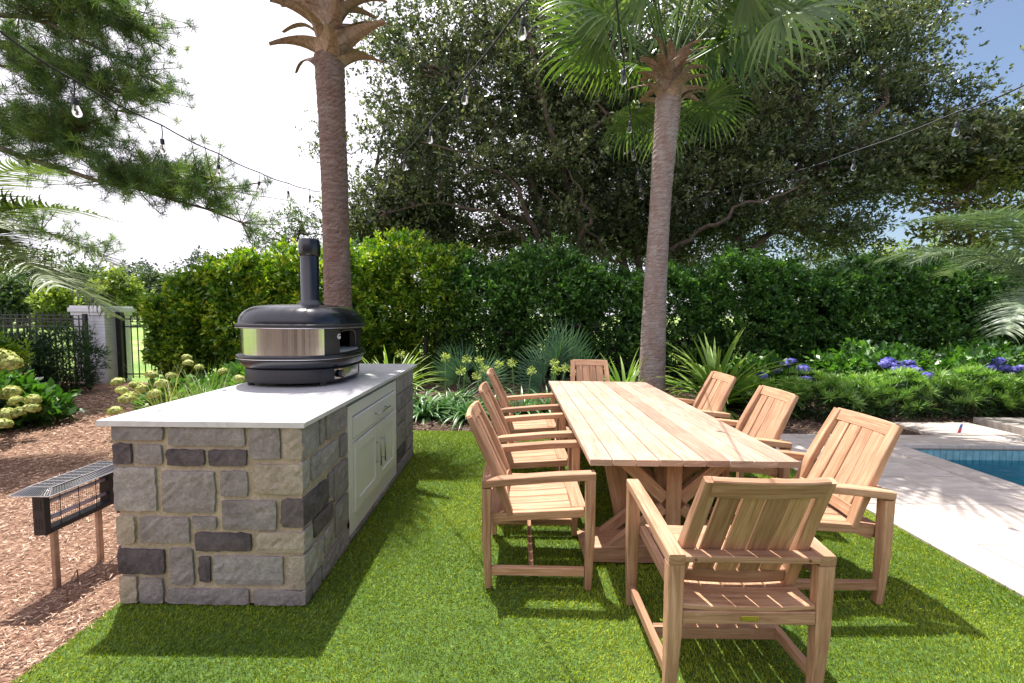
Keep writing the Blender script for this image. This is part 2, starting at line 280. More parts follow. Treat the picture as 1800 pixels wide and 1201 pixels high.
class MB:
    """collects solids with uv (u along the grain)"""
    def __init__(s): s.V = []; s.F = []; s.UV = []
    def beam(s, pts, side, w, h, ch=.003, caps=True):
        """rectangular bar with chamfered edges along pts; w across 'side', h across the other axis; w,h may be lists"""
        pts = [Vector(p) for p in pts]; n = len(pts)
        W = w if isinstance(w, (list, tuple)) else [w] * n; H = h if isinstance(h, (list, tuple)) else [h] * n
        side = Vector(side).normalized(); b = len(s.V); u = 0; us = []
        for i, p in enumerate(pts):
            t = (pts[min(i + 1, n - 1)] - pts[max(i - 1, 0)]).normalized()
            sd_ = (side - t * side.dot(t)).normalized(); up = t.cross(sd_)
            if i: u += (p - pts[i - 1]).length
            us.append(u); a, c = W[i] / 2, H[i] / 2; k = min(ch, a * .6, c * .6)
            for x, y in ((-a + k, -c), (a - k, -c), (a, -c + k), (a, c - k), (a - k, c), (-a + k, c), (-a, c - k), (-a, -c + k)):
                s.V.append(p + sd_ * x + up * y)
        a, c = W[0], H[0]; per = [0, a, a, a + c, a + c, 2 * a + c, 2 * a + c, 2 * a + 2 * c, 2 * a + 2 * c]; off = random.random() * 3
        for i in range(n - 1):
            for j in range(8):
                q = (b + i * 8 + j, b + i * 8 + (j + 1) % 8, b + (i + 1) * 8 + (j + 1) % 8, b + (i + 1) * 8 + j)
                s.F.append(q); s.UV += [(us[i], per[j] + off), (us[i], per[j + 1] + off), (us[i + 1], per[j + 1] + off), (us[i + 1], per[j] + off)]
        if caps:
            s.F.append(tuple(b + j for j in range(7, -1, -1))); s.UV += [(0.01 * j, off + .01 * j) for j in range(8)]
            e = b + (n - 1) * 8; s.F.append(tuple(e + j for j in range(8))); s.UV += [(0.01 * j, off + .01 * j) for j in range(8)]
        return s
    def box(s, x0, x1, y0, y1, z0, z1, ch=.002, axis=None):
        d = (x1 - x0, y1 - y0, z1 - z0); ax = axis if axis is not None else d.index(max(d))
        cx, cy, cz = (x0 + x1) / 2, (y0 + y1) / 2, (z0 + z1) / 2
        if ax == 0: return s.beam([(x0, cy, cz), (x1, cy, cz)], (0, 1, 0), d[1], d[2], ch)
        if ax == 1: return s.beam([(cx, y0, cz), (cx, y1, cz)], (1, 0, 0), d[0], d[2], ch)
        return s.beam([(cx, cy, z0), (cx, cy, z1)], (1, 0, 0), d[0], d[1], ch)
    def tube(s, pts, r, seg=8, caps=True):
        pts = [Vector(p) for p in pts]; n = len(pts); Rr = r if isinstance(r, (list, tuple)) else [r] * n
        b = len(s.V); u = 0; us = []; prev = None
        for i, p in enumerate(pts):
            t = (pts[min(i + 1, n - 1)] - pts[max(i - 1, 0)]).normalized()
            if prev is None: prev = Vector((0, 0, 1)) if abs(t.z) < .9 else Vector((1, 0, 0))
            a = (prev - t * prev.dot(t)).normalized(); prev = a; c = t.cross(a)
            if i: u += (p - pts[i - 1]).length
            us.append(u)
            for j in range(seg):
                th = 2 * math.pi * j / seg; s.V.append(p + (a * math.cos(th) + c * math.sin(th)) * Rr[i])
        for i in range(n - 1):
            for j in range(seg):
                s.F.append((b + i * seg + j, b + i * seg + (j + 1) % seg, b + (i + 1) * seg + (j + 1) % seg, b + (i + 1) * seg + j))
                s.UV += [(us[i], j * .1), (us[i], j * .1 + .1), (us[i + 1], j * .1 + .1), (us[i + 1], j * .1)]
        if caps:
            s.F.append(tuple(b + j for j in range(seg - 1, -1, -1))); s.UV += [(0, 0)] * seg
            e = b + (n - 1) * seg; s.F.append(tuple(e + j for j in range(seg))); s.UV += [(0, 0)] * seg
        return s
    def mesh(s, name, mat, smooth=False):
        me = mesh_np(name, s.V, s.F, mat, None, s.UV, smooth); s.me = me; return me
    def build(s, name, mat, parent=None, smooth=False, **k): return link(name, s.mesh(name, mat, smooth), parent, **k)

def rot_frames(dirs, roll):
    """dirs (n,3) unit, returns side,normal arrays"""
    up = np.tile(np.array([[0, 0, 1.0]]), (len(dirs), 1)); bad = np.abs(dirs[:, 2]) > .95; up[bad] = (1, 0, 0)
    s = np.cross(dirs, up); s /= np.linalg.norm(s, axis=1)[:, None]; n = np.cross(s, dirs)
    c, q = np.cos(roll)[:, None], np.sin(roll)[:, None]
    return s * c + n * q, n * c - s * q
def leaf_quads(P, D, Ln, Wd, rnd, roll=None, fold=.25, wide=.45):
    """pointed leaf per point: base P, direction D, length, width -> V,F,rnd"""
    n = len(P); roll = RNG.uniform(-1.2, 1.2, n) if roll is None else roll
    s, nn = rot_frames(D, roll); Ln = np.broadcast_to(Ln, (n,))[:, None]; Wd = np.broadcast_to(Wd, (n,))[:, None]
    V = np.empty((n, 4, 3)); V[:, 0] = P; mid = P + D * Ln * wide + nn * Wd * fold
    V[:, 1] = mid + s * Wd / 2; V[:, 2] = P + D * Ln; V[:, 3] = mid - s * Wd / 2
    return V.reshape(-1, 3), np.arange(n * 4).reshape(n, 4), np.repeat(rnd, 4)
def unit(n, zb=0.0, zs=1.0):
    d = RNG.normal(size=(n, 3)); d[:, 2] = d[:, 2] * zs + zb; return d / np.linalg.norm(d, axis=1)[:, None]
def rosettes(C, N_, per, Ln, Wd, spread=.9, mat_rnd=None):
    """per leaves around each centre C with main direction N_"""
    n = len(C); k = n * per; Cc = np.repeat(C, per, 0); Nn = np.repeat(N_, per, 0)
    D = Nn * RNG.uniform(.2, 1.0, (k, 1)) + RNG.normal(size=(k, 3)) * spread * .6; D /= np.linalg.norm(D, axis=1)[:, None]
    base = np.repeat(RNG.uniform(0.15, .85, n) if mat_rnd is None else mat_rnd, per)
    rn = np.clip(base + RNG.normal(0, .16, k), 0, 1)
    P = Cc + RNG.normal(size=(k, 3)) * Ln * .35
    return leaf_quads(P, D, Ln * RNG.uniform(.7, 1.25, k), Wd * RNG.uniform(.7, 1.2, k), rn)
def cat(parts):
    V = []; F = []; Q = []; o = 0
    for v, f, q in parts: V.append(v); F.append(f + o); Q.append(q); o += len(v)
    return np.concatenate(V), np.concatenate(F), np.concatenate(Q)

def structure(name, me, **k):
    o = link(name, me, **k); o['kind'] = 'structure'; return o
def plane(name, x0, x1, y0, y1, z, mat):
    return structure(name, mesh_np(name, [(x0, y0, z), (x1, y0, z), (x1, y1, z), (x0, y1, z)], [(0, 1, 2, 3)], mat))

# ================================================================ GROUND
TX0, TX1, TY1 = -2.02, 2.79, 5.40
PX = 4.60; PY = 4.98                              # pool corner
# lawn sheet with the pool cut out
def frame_sheet(name, X0, X1, Y0, Y1, hx0, hx1, hy0, hy1, z, mat):
    V = [(X0, Y0, z), (X1, Y0, z), (X1, Y1, z), (X0, Y1, z), (hx0, hy0, z), (hx1, hy0, z), (hx1, hy1, z), (hx0, hy1, z)]
    return structure(name, mesh_np(name, V, [(0, 1, 5, 4), (1, 2, 6, 5), (2, 3, 7, 6), (3, 0, 4, 7)], mat))
frame_sheet('lawn', -600, 600, -60, 900, PX, 12.0, -8.0, PY, -.06, M['lawn'])
plane('mulch_path', -14, TX0 - .002, -2, 9.0, -.03, M['mulch_base'])
plane('mulch_bed', TX0, 14, TY1 + .01, 9.4, -.03, M['mulch_base_shaded'])
plane('turf_base', TX0, TX1, -2, TY1, -.012, M['turf_back'])

def turf():
    parts = []
    for (y0, y1, dens, ln, wd) in ((1.45, 2.1, 27000, .018, .0031), (2.1, 3.2, 18500, .020, .0040), (3.2, 5.4, 11000, .022, .0056)):
        nb = int((TX1 - TX0) * (y1 - y0) * dens); x = RNG.uniform(TX0, TX1, nb); y = RNG.uniform(y0, y1, nb)
        keep = ~((x > -2.0) & (x < -1.06) & (y > 2.1) & (y < 4.45)); x, y = x[keep], y[keep]; nb = len(x)
        # fibres lie in brushed patches
        ang = 2.2 * np.sin(x * 1.9 + 1.3 * np.sin(y * 2.3)) + 1.6 * np.cos(y * 2.7 + x) + RNG.normal(0, 1.1, nb)
        tilt = np.abs(RNG.normal(.70, .34, nb)); D = np.stack([np.cos(ang) * np.sin(tilt), np.sin(ang) * np.sin(tilt), np.cos(tilt)], 1)
        P = np.stack([x, y, np.full(nb, -.012)], 1); rn = np.clip(RNG.normal(.5, .22, nb) + .10 * np.sin(x * 5 + y * 3) * np.cos(y * 4.1) + .13 * np.sin(x * 1.7 - y * 1.1 + 2 * np.sin(y * .9)), 0, 1)
        parts.append(leaf_quads(P, D, ln * RNG.uniform(.7, 1.35, nb), wd * RNG.uniform(.7, 1.2, nb), rn, fold=.3, wide=.4))
    # shaggy edge along the patio and the mulch
    V, F, Q = cat(parts); o = link('turf_grass', mesh_np('turf_grass', V, F, M['turf'], Q), kind='stuff')
    tag(o, 'bright green artificial turf between the stone counter and the patio', 'grass')
turf()
def chips(name, x0, x1, y0, y1, nb, mat, label, ypow=1.0, avoid=None, big=1.0):
    x = RNG.uniform(x0, x1, nb); y = y0 + (y1 - y0) * RNG.uniform(0, 1, nb) ** ypow
    if avoid: k = ~avoid(x, y); x, y = x[k], y[k]
    nb = len(x); ang = RNG.normal(0.25, .9, nb); D = np.stack([np.cos(ang), np.sin(ang), RNG.normal(.03, .22, nb)], 1); D /= np.linalg.norm(D, axis=1)[:, None]
    P = np.stack([x, y, RNG.uniform(-.03, .006, nb)], 1); d = np.clip(y / 3.5, .7, 2.2)
    V, F, Q = leaf_quads(P, D, RNG.uniform(.015, .060, nb) * big * d ** .5, RNG.uniform(.003, .010, nb) * big * d ** .7, np.clip(RNG.beta(2.0, 2.2, nb), 0, 1), roll=RNG.normal(0, .5, nb), fold=.15)
    o = link(name, mesh_np(name, V, F, mat, Q), kind='stuff'); tag(o, label, 'mulch')
chips('mulch_chips', -7.5, TX0 + .025, 1.3, 8.8, 105000, M['mulch'], 'sunlit brown wood mulch chips left of the stone counter', 1.7)
chips('mulch_chips', TX0, 9, TY1 + .02, 8.6, 36000, M['mulch_shaded'], 'bark mulch in the planting bed behind the lawn, shade put into its colour', 1.25, lambda x, y: (x > 5.35) & (y < 6.0), 1.25)

# ================================================================ PATIO AND POOL
def patio():
    frame_sheet('patio_bed', TX1 + .004, 14, -2, 5.41, PX + .02, 12.0, -1.9, PY - .02, -.034, M['joint'])
    root = bpy.data.objects.new('patio', None); COL.objects.link(root); root['kind'] = 'structure'
    def pav(name, x0, x1, y0, y1, z0=-.03, z1=.0):
        MB().box(x0, x1, y0, y1, z0, z1, .003, 0 if x1 - x0 > y1 - y0 else 1).build(name, M['trav'], root)
    # field pavers between turf and pool coping
    g = .003; yy = -.9; row = 0
    while yy < PY - .05:
        y1 = min(yy + .61, PY); cuts = [TX1 + .006, TX1 + .62, TX1 + 1.23, PX - .31] if row % 2 == 0 else [TX1 + .006, TX1 + .32, TX1 + .93, PX - .31]
        for a, b in zip(cuts[:-1], cuts[1:]): pav('paver', a + g, b - g, yy + g, y1 - g)
        yy += .61; row += 1
    yy = -.9
    while yy < PY - .1:
        y1 = min(yy + .915, PY); pav('coping_stone', PX - .31 + g, PX, yy + g, y1 - g, -.055, .004); yy += .915
    xx = TX1 + .006
    while xx < 12.5:
        x1 = xx + .76; pav('coping_stone', xx + g, x1 - g, PY + g if x1 < PX + .1 else PY - .0, 5.40, -.055, .004); xx += .76
    return root
patio()
# stepping slabs behind the coping
a = MB(); a.V = [Vector(v) for v in ((5.40, 5.405, -.02), (6.30, 5.405, -.02), (6.52, 6.05, -.02), (5.62, 6.05, -.02), (5.40, 5.405, .012), (6.30, 5.405, .012), (6.52, 6.05, .012), (5.62, 6.05, .012))]
fb = [(3, 2, 1, 0), (4, 5, 6, 7), (0, 1, 5, 4), (1, 2, 6, 5), (2, 3, 7, 6), (3, 0, 4, 7)]
tag(link('stepping_slab', mesh_np('slab', [(5.42, 5.405, -.03), (6.55, 5.405, -.03), (6.55, 6.05, -.03), (5.42, 6.05, -.03), (5.42, 5.405, .012), (6.55, 5.405, .012), (6.55, 6.05, .012), (5.42, 6.05, .012)], fb, M['trav'])),
    'pale travertine slab running back from the pool coping into the bed', 'paving slab', 'travertine slabs behind the pool')
tag(link('stepping_slab', mesh_np('slab', [(6.72, 5.50, -.03), (8.3, 5.50, -.03), (8.3, 6.15, -.03), (6.72, 6.15, -.03), (6.72, 5.50, .07), (8.3, 5.50, .07), (8.3, 6.15, .07), (6.72, 6.15, .07)], fb, M['trav'])),
    'raised travertine slab at the right edge beyond the pool', 'paving slab', 'travertine slabs behind the pool')
# pool shell
WZ = -.17
structure('pool_floor', mesh_np('pool_floor', [(PX, -1.9, -1.3), (12, -1.9, -1.3), (12, PY, -1.3), (PX, PY, -1.3)], [(0, 1, 2, 3)], M['poolwall']))
pw = structure('pool_wall', mesh_np('pool_wall', [(PX, -1.9, -1.3), (PX, PY, -1.3), (12, PY, -1.3), (12, -1.9, -1.3), (PX, -1.9, -.055), (PX, PY, -.055), (12, PY, -.055), (12, -1.9, -.055)], [(0, 1, 5, 4), (1, 2, 6, 5), (2, 3, 7, 6), (3, 0, 4, 7)], M['poolwall']))
tl = MB().box(-.0365, .0365, -.012, 0, -.16, 0, .001, 2).mesh('wall_tile', M['pooltile'])
xx = PX + .04
while xx < 6.05:
    link('wall_tile', tl, pw, (xx, PY - .002, -.058)); xx += .078
MB().box(6.10, 6.9, PY - .05, PY - .004, -.16, -.09, .002).build('skimmer_opening', M['black'], pw)
structure('pool_water', mesh_np('pool_water', [(PX, -1.9, WZ), (12, -1.9, WZ), (12, PY, WZ), (PX, PY, WZ)], [(0, 1, 2, 3)], M['water']))

# ================================================================ UNSEEN HOUSE ADDED BEHIND THE CAMERA (for the oven's steel to reflect)
def backdrop():
    h = thing('backdrop', 'pale brick house added behind the camera to be mirrored in the steel band of the pizza oven', 'backdrop', (0, -6.5, 0))
    MB().box(-14, 13, -.4, 0, -.1, 3.4, .01, 0).build('wall', M['backdropwall'], h)
    V = [(-14.6, 1.6, 3.15), (13.6, 1.6, 3.15), (13.6, -4, 5.6), (-14.6, -4, 5.6), (-14.6, 1.6, 3.3), (13.6, 1.6, 3.3), (13.6, -4, 5.75), (-14.6, -4, 5.75)]
    link('roof', mesh_np('roof', V, [(3, 2, 1, 0), (4, 5, 6, 7), (0, 1, 5, 4), (1, 2, 6, 5), (2, 3, 7, 6), (3, 0, 4, 7)], M['roof']), h)
    for x in (-12, -9.3, -6.6, -3.9, -1.2, 1.5, 4.2, 6.9, 9.6, 12): MB().box(x - .11, x + .11, 1.2, 1.42, -.1, 3.2, .01, 2).build('backdrop_post', M['backdroptrim'], h)  # posts added so the steel band mirrors vertical streaks
    for x in (-10.6, -7.9, -5.2, -2.5, .2, 2.9, 5.6, 8.3):
        f_ = MB(); f_.box(x - .62, x + .62, .002, .05, .25, .33, .005, 0); f_.box(x - .62, x + .62, .002, .05, 2.35, 2.45, .005, 0); f_.box(x - .62, x - .54, .002, .05, .33, 2.35, .005, 2); f_.box(x + .54, x + .62, .002, .05, .33, 2.35, .005, 2); f_.box(x - .03, x + .03, .002, .045, .33, 2.35, .005, 2)
        w_ = f_.build('window', M['backdroptrim'], h); MB().box(x - .54, x + .54, .003, .02, .33, 2.35, .002, 2).build('pane', M['darkglass'], w_)
backdrop()
structure('added_terrace', mesh_np('added_terrace', [(-14, -6.5, -.02), (14, -6.5, -.02), (14, -2.0, -.02), (-14, -2.0, -.02)], [(0, 1, 2, 3)], M['joint']))  # unseen paving added behind the camera for the steel band to reflect

# ================================================================ STONE COUNTER
CX0, CX1, CY0, CY1, CT = -2.005, -1.049, 2.093, 4.465, .925
def rough_stone(w, h, d, seed):
    """stone block: face in local xz (origin lower-left), bulging towards -y; uneven outline"""
    r = np.random.default_rng(seed); nx = max(3, int(w / .026)); nz_ = max(3, int(h / .026)); V = []; F = []
    jx0 = r.normal(0, .002, nz_ + 1); jx1 = r.normal(0, .002, nz_ + 1); jz0 = r.normal(0, .0018, nx + 1); jz1 = r.normal(0, .0018, nx + 1)
    for k in range(nz_ + 1):
        for i in range(nx + 1):
            x = w * i / nx + (1 - i / nx) * jx0[k] + i / nx * jx1[k]; z = h * k / nz_ + (1 - k / nz_) * jz0[i] + k / nz_ * jz1[i]
            e = min(i, nx - i, k, nz_ - k); dd = -d if e > 0 else -d * .72
            if e == 0 and i in (0, nx) and k in (0, nz_): x += (.003 if i == 0 else -.003); z += (.003 if k == 0 else -.003)
            V.append((x, dd + r.normal(0, .0017 if e else .0008) - (.0025 * math.sin(x * 31 + seed) * math.sin(z * 37 + seed * 2) if e > 1 else 0), z))
    q = lambda i, k: k * (nx + 1) + i
    for k in range(nz_):
        for i in range(nx): F.append((q(i, k), q(i + 1, k), q(i + 1, k + 1), q(i, k + 1)))
    ring = [q(i, 0) for i in range(nx + 1)] + [q(nx, k) for k in range(1, nz_ + 1)] + [q(i, nz_) for i in range(nx - 1, -1, -1)] + [q(0, k) for k in range(nz_ - 1, 0, -1)]
    b = len(V)
    for i in ring: V.append((V[i][0], .012, V[i][2]))
    for j in range(len(ring)):
        j2 = (j + 1) % len(ring); F.append((ring[j2], ring[j], b + j, b + j2))
    return V, F
def counter():
    c = thing('stone_counter', 'grey stone outdoor kitchen counter with white top and cream cabinet', 'counter', (-1.53, 3.28, 0))
    P = Vector(c.location)
    def b(mb, name, mat, parent=c, smooth=False):
        o = mb.build(name, mat, parent, smooth)
        if parent is c: o.location = -P
        return o
    # mortar core (ring of boxes leaving the cabinet recess)
    core = MB(); core.box(CX0 + .012, CX1 - .012, CY0 + .012, 2.676, 0, CT - .001, .001); core.box(CX0 + .012, CX1 - .012, 3.806, CY1 - .012, 0, CT - .001, .001)
    core.box(CX0 + .012, -1.30, 2.676, 3.806, 0, CT - .001, .001); core.box(-1.30, CX1 - .012, 2.676, 3.806, 0, .045, .001)
    b(core, 'mortar_core', M['mortar'])
    front = [(-2.003, .854, -1.746, .923, 'm'), (-1.72, .826, -1.336, .923, 'm'), (-1.313, .763, -1.16, .923, 'm'), (-1.144, .762, -1.049, .922, 't'), (-2.001, .728, -1.907, .833, 'd'), (-1.886, .73, -1.754, .83, 'm'), (-1.732, .724, -1.544, .805, 'd'), (-1.52, .725, -1.33, .808, 'd'), (-2.001, .489, -1.793, .712, 'l'), (-1.76, .483, -1.496, .695, 'm'), (-1.464, .57, -1.33, .699, 'm'), (-1.296, .583, -1.049, .735, 't'), (-1.462, .397, -1.188, .547, 'm'), (-1.163, .409, -1.049, .555, 'd'), (-1.61, .397, -1.494, .459, 'm'), (-2.001, .315, -1.91, .457, 't'), (-1.883, .323, -1.631, .454, 'm'), (-1.603, .282, -1.319, .376, 'd'), (-1.292, .277, -1.049, .383, 't'), (-2.003, .156, -1.766, .286, 'd'), (-1.736, .103, -1.618, .292, 'm'), (-1.591, .119, -1.532, .248, 'd'), (-1.513, .108, -1.161, .254, 'l'), (-1.134, .084, -1.049, .259, 't'), (-2.0, .0, -1.912, .143, 't'), (-1.898, .0, -1.78, .132, 'm'), (-1.755, .0, -1.339, .078, 'm'), (-1.315, .0, -1.049, .076, 'm')]
    for i, (x0, z0, x1, z1, k) in enumerate(front):
        V, F = rough_stone(x1 - x0, z1 - z0, .008, i)
        link('stone', mesh_np('stone', V, F, ST[k]), c, Vector((x0, CY0 + .004, z0)) - P)
    side = [(2.093, .765, 2.275, .92, 'l'), (2.294, .772, 2.345, .92, 'm'), (2.378, .772, 2.671, .92, 'm'), (2.093, .600, 2.158, .745, 'l'), (2.195, .606, 2.534, .737, 'l'), (2.566, .604, 2.672, .742, 'm'), (2.093, .412, 2.381, .556, 'd'), (2.394, .426, 2.449, .570, 'm'), (2.467, .37, 2.672, .577, 'm'), (2.204, .292, 2.447, .396, 'd'), (2.48, .148, 2.672, .35, 'm'), (2.093, .28, 2.187, .39, 'l'), (2.093, .106, 2.312, .258, 'l'), (2.326, .14, 2.454, .266, 'm'), (2.093, .0, 2.162, .092, 'm'), (2.173, .0, 2.276, .096, 'm'), (2.29, .0, 2.672, .112, 'm'),
            (3.836, .765, 4.11, .92, 'l'), (4.125, .767, 4.46, .92, 'l'), (3.83, .606, 4.33, .75, 'm'), (3.826, .475, 4.14, .588, 'm'), (4.155, .38, 4.46, .60, 'l'), (4.345, .612, 4.46, .752, 'm'), (3.822, .252, 4.13, .46, 'm'), (4.166, .26, 4.46, .36, 'm'), (3.832, .124, 4.144, .236, 'd'), (4.16, .125, 4.46, .245, 'm'), (3.835, .0, 4.46, .108, 'm')]
    side += [(2.69 + .23 * i, .0, 2.69 + .23 * i + .215, .040, 'm') for i in range(5)]
    for i, (y0, z0, y1, z1, k) in enumerate(side):
        V, F = rough_stone(y1 - y0, z1 - z0, .008, 100 + i)
        link('stone', mesh_np('stone', V, F, ST[k]), c, Vector((CX1 - .004, y0, z0)) - P, (0, 0, R(90)))
    rr = random.Random(3)                                   # rear and left faces
    for z0, z1 in ((0, .13), (.15, .30), (.32, .45), (.47, .66), (.68, .80), (.82, .92)):
        y = CY0
        while y < CY1 - .05:
            ln = min(rr.uniform(.16, .42), CY1 - y); V, F = rough_stone(ln - .02, z1 - z0, .008, int(y * 1000 + z0 * 77))
            link('stone', mesh_np('stone', V, F, ST[rr.choice('llmmdt')]), c, Vector((CX0 + .004, y + ln - .01, z0)) - P, (0, 0, R(-90))); y += ln
        x = CX0
        while x < CX1 - .05:
            ln = min(rr.uniform(.16, .42), CX1 - x); V, F = rough_stone(ln - .02, z1 - z0, .008, int(x * 1000 + z0 * 77) + 5000)
            link('stone', mesh_np('stone', V, F, ST[rr.choice('llmmdt')]), c, Vector((x + ln - .01, CY1 - .004, z0)) - P, (0, 0, R(180))); x += ln
    b(MB().box(-2.066, -1.030, 2.080, 4.575, CT, .953, .003), 'countertop', M['quartz'])
    x = CX1 + .003
    fr = MB(); fr.box(-1.09, x, 2.684, 2.755, .095, .898); fr.box(-1.09, x, 3.742, 3.798, .095, .898)
    fr.box(-1.088, x - .001, 2.755, 3.742, .82, .898, .002, 1); fr.box(-1.088, x - .001, 2.755, 3.742, .645, .668, .002, 1); fr.box(-1.088, x - .001, 2.684, 3.798, .044, .165, .002, 1)
    b(fr, 'cabinet_frame', M['cab']); b(MB().box(-1.29, -1.10, 2.68, 3.80, .046, .90), 'cabinet_box', M['cab'])
    dr = b(MB().box(-1.088, x + .012, 2.764, 3.733, .676, .812, .005, 1), 'drawer', M['cab'])
    def bar(p0, p1, parent):
        p0, p1 = Vector(p0), Vector(p1); d = (p1 - p0).normalized(); m_ = MB(); m_.tube([p0, p1], .006, 10)
        for q in (p0 + d * .03, p1 - d * .03): m_.tube([q, q - Vector((.036, 0, 0))], .004, 8)
        o = m_.build('handle', M['nickel'], parent, True); return o
    bar((x + .048, 3.145, .742), (x + .048, 3.45, .742), dr)
    for y0, y1, hy in ((2.764, 3.247, 3.20), (3.255, 3.736, 3.305)):
        d = MB(); s_ = .075
        d.box(-1.086, x + .012, y0, y0 + s_, .170, .640, .003, 2); d.box(-1.086, x + .012, y1 - s_, y1, .170, .640, .003, 2)
        d.box(-1.086, x + .0115, y0 + s_, y1 - s_, .170, .170 + s_, .003, 1); d.box(-1.086, x + .0115, y0 + s_, y1 - s_, .640 - s_, .640, .003, 1)
        do = b(d, 'door', M['cab']); MB().box(-1.084, x + .003, y0 + s_ + .001, y1 - s_ - .001, .17 + s_ + .001, .64 - s_ - .001, .003, 1).build('door_panel', M['cab'], do)
        bar((x + .048, hy, .335), (x + .048, hy, .545), do)
counter()

# ================================================================ PIZZA OVEN
def oven():
    C = Vector((-1.680, 3.45, .953)); o = thing('pizza_oven', 'large black domed pizza oven with steel band and chimney', 'pizza oven', C)
    NA = 128; ex = 2.7
    def ring(ax, ay, z, dx=0, dy=0):
        out_ = []
        for i in range(NA):
            t = 2 * math.pi * i / NA; c, s = math.cos(t), math.sin(t)
            out_.append((math.copysign(abs(c) ** (2 / ex), c) * ax + dx, math.copysign(abs(s) ** (2 / ex), s) * ay + dy, z))
        return out_
    def loft(name, prof, mat, parent=o, cap0=False, cap1=False, smooth=True):
        V = []; F = []
        for ax, ay, z in prof: V += ring(ax, ay, z)
        for k in range(len(prof) - 1):
            for i in range(NA): F.append((k * NA + i, k * NA + (i + 1) % NA, (k + 1) * NA + (i + 1) % NA, (k + 1) * NA + i))
        if cap0: F.append(tuple(range(NA - 1, -1, -1)))
        if cap1: F.append(tuple((len(prof) - 1) * NA + i for i in range(NA)))
        return link(name, mesh_np(name, V, F, mat, smooth=smooth), parent)
    A, B = .413, .455
    base = loft('base', [(.372, .405, .030), (.378, .412, .030), (.380, .414, .034), (.380, .414, .126), (.376, .410, .130), (.34, .37, .131)], M['black'], cap0=True, cap1=True)
    loft('lower_shell', [(.34, .37, .128), (.372, .400, .130), (.392, .428, .142), (.406, .445, .162), (.412, .453, .190), (.412, .453, .200), (.408, .450, .202)], M['enamel'], cap0=True)
    loft('lower_rim', [(.40, .44, .201), (A + .012, B + .012, .202), (A + .016, B + .016, .208), (A + .016, B + .016, .226), (A + .012, B + .012, .232), (.37, .41, .233)], M['enamel'])
    loft('rim_trim', [(A + .014, B + .014, .2025), (A + .0185, B + .0185, .204), (A + .0185, B + .0185, .2075), (A + .014, B + .014, .2085)], M['trim'])
    # band: steel where it does not face the opening
    z0, z1 = .233, .425; NB = 320
    def pt(t, ax, ay, z):
        c, s = math.cos(t), math.sin(t); return (math.copysign(abs(c) ** (2 / ex), c) * ax, math.copysign(abs(s) ** (2 / ex), s) * ay, z)
    T0, T1 = -.80, .80
    V = []; F = []
    for i in range(161):
        t = T1 + (2 * math.pi - (T1 - T0)) * i / 160; V += [pt(t, .398, .440, z0), pt(t, .398, .440, z1)]
        if i: F.append((2 * i - 2, 2 * i, 2 * i + 1, 2 * i - 1))
    link('steel_band', mesh_np('steel_band', V, F, M['steel'], smooth=True), o)
    # opening side: panel grid with an arched hole, thickness inward
    n_, mz = 72, 24; V = []; F = []; hole = set(); ys = []
    for i in range(n_ + 1):
        t = T0 + (T1 - T0) * i / n_
        for k in range(mz + 1): V.append(pt(t, .401, .443, z0 + (z1 - z0) * k / mz))
    off = len(V)
    for i in range(n_ + 1):
        t = T0 + (T1 - T0) * i / n_
        for k in range(mz + 1): q = pt(t, .305, .39, z0 + (z1 - z0) * k / mz); V.append(q)
    def solid(i, k):
        if not (0 <= i < n_ and 0 <= k < mz): return True
        y = (V[i * (mz + 1) + k][1] + V[(i + 1) * (mz + 1) + k][1]) / 2; z = (k + .5) / mz; hw = .325
        if y > hw or y < -.235: return True
        arch = .95 if abs(y) < .2 else .95 - .30 * ((abs(y) - .2) / (hw - .2)) ** 2
        return z > arch or z < .03
    q = lambda i, k, s=0: s * off + i * (mz + 1) + k
    for i in range(n_):
        for k in range(mz):
            if solid(i, k):
                F.append((q(i, k), q(i + 1, k), q(i + 1, k + 1), q(i, k + 1))); F.append((q(i, k, 1), q(i, k + 1, 1), q(i + 1, k + 1, 1), q(i + 1, k, 1)))
            else:
                for di, dk, e in ((-1, 0, (q(i, k), q(i, k + 1))), (1, 0, (q(i + 1, k + 1), q(i + 1, k))), (0, -1, (q(i + 1, k), q(i, k))), (0, 1, (q(i, k + 1), q(i + 1, k + 1)))):
                    if solid(i + di, k + dk): F.append((e[0], e[1], e[1] + off, e[0] + off))
    link('mouth_panel', mesh_np('mouth_panel', V, F, M['black']), o)
    # arched steel trim and inner vault
    pts = []
    for i in range(33):
        y = -.22 + .49 * i / 32; zz = z0 + (z1 - z0) * (.90 - .30 * (abs(y - .025) / .245) ** 3.2); x = .335 * (1 - (abs(y) / .46) ** 2.7) ** (1 / 2.7); pts.append((x, y, zz))
    pts = [(pts[0][0], pts[0][1], z0 + .03)] + pts + [(pts[-1][0], pts[-1][1], z0 + .03)]
    MB().tube(pts, .004, 6).build('arch_trim', M['nickel'], o, True)
    V = []; F = []; pv = [(.375, .41, .236), (.375, .41, .33), (.34, .38, .40), (.2, .2, .43)]
    for i in range(61):
        t = T1 + (2 * math.pi - (T1 - T0)) * i / 60; V += [pt(t, a_, b_, z_) for a_, b_, z_ in pv]
        if i: F += [((i - 1) * 4 + k, i * 4 + k, i * 4 + k + 1, (i - 1) * 4 + k + 1) for k in range(3)]
    link('inner_vault', mesh_np('inner_vault', V, F, M['liner'], smooth=True), o)
    loft('floor_stone', [(.370, .405, .236), (.370, .405, .247)], M['ovenstone'], cap1=True)
    # dome
    prof = [(.40, .44, .4255), (A + .010, B + .010, .426), (A + .016, B + .016, .432), (A + .016, B + .016, .452), (A + .012, B + .012, .458), (A + .002, B + .002, .460)]
    loft('upper_rim', prof, M['black'])
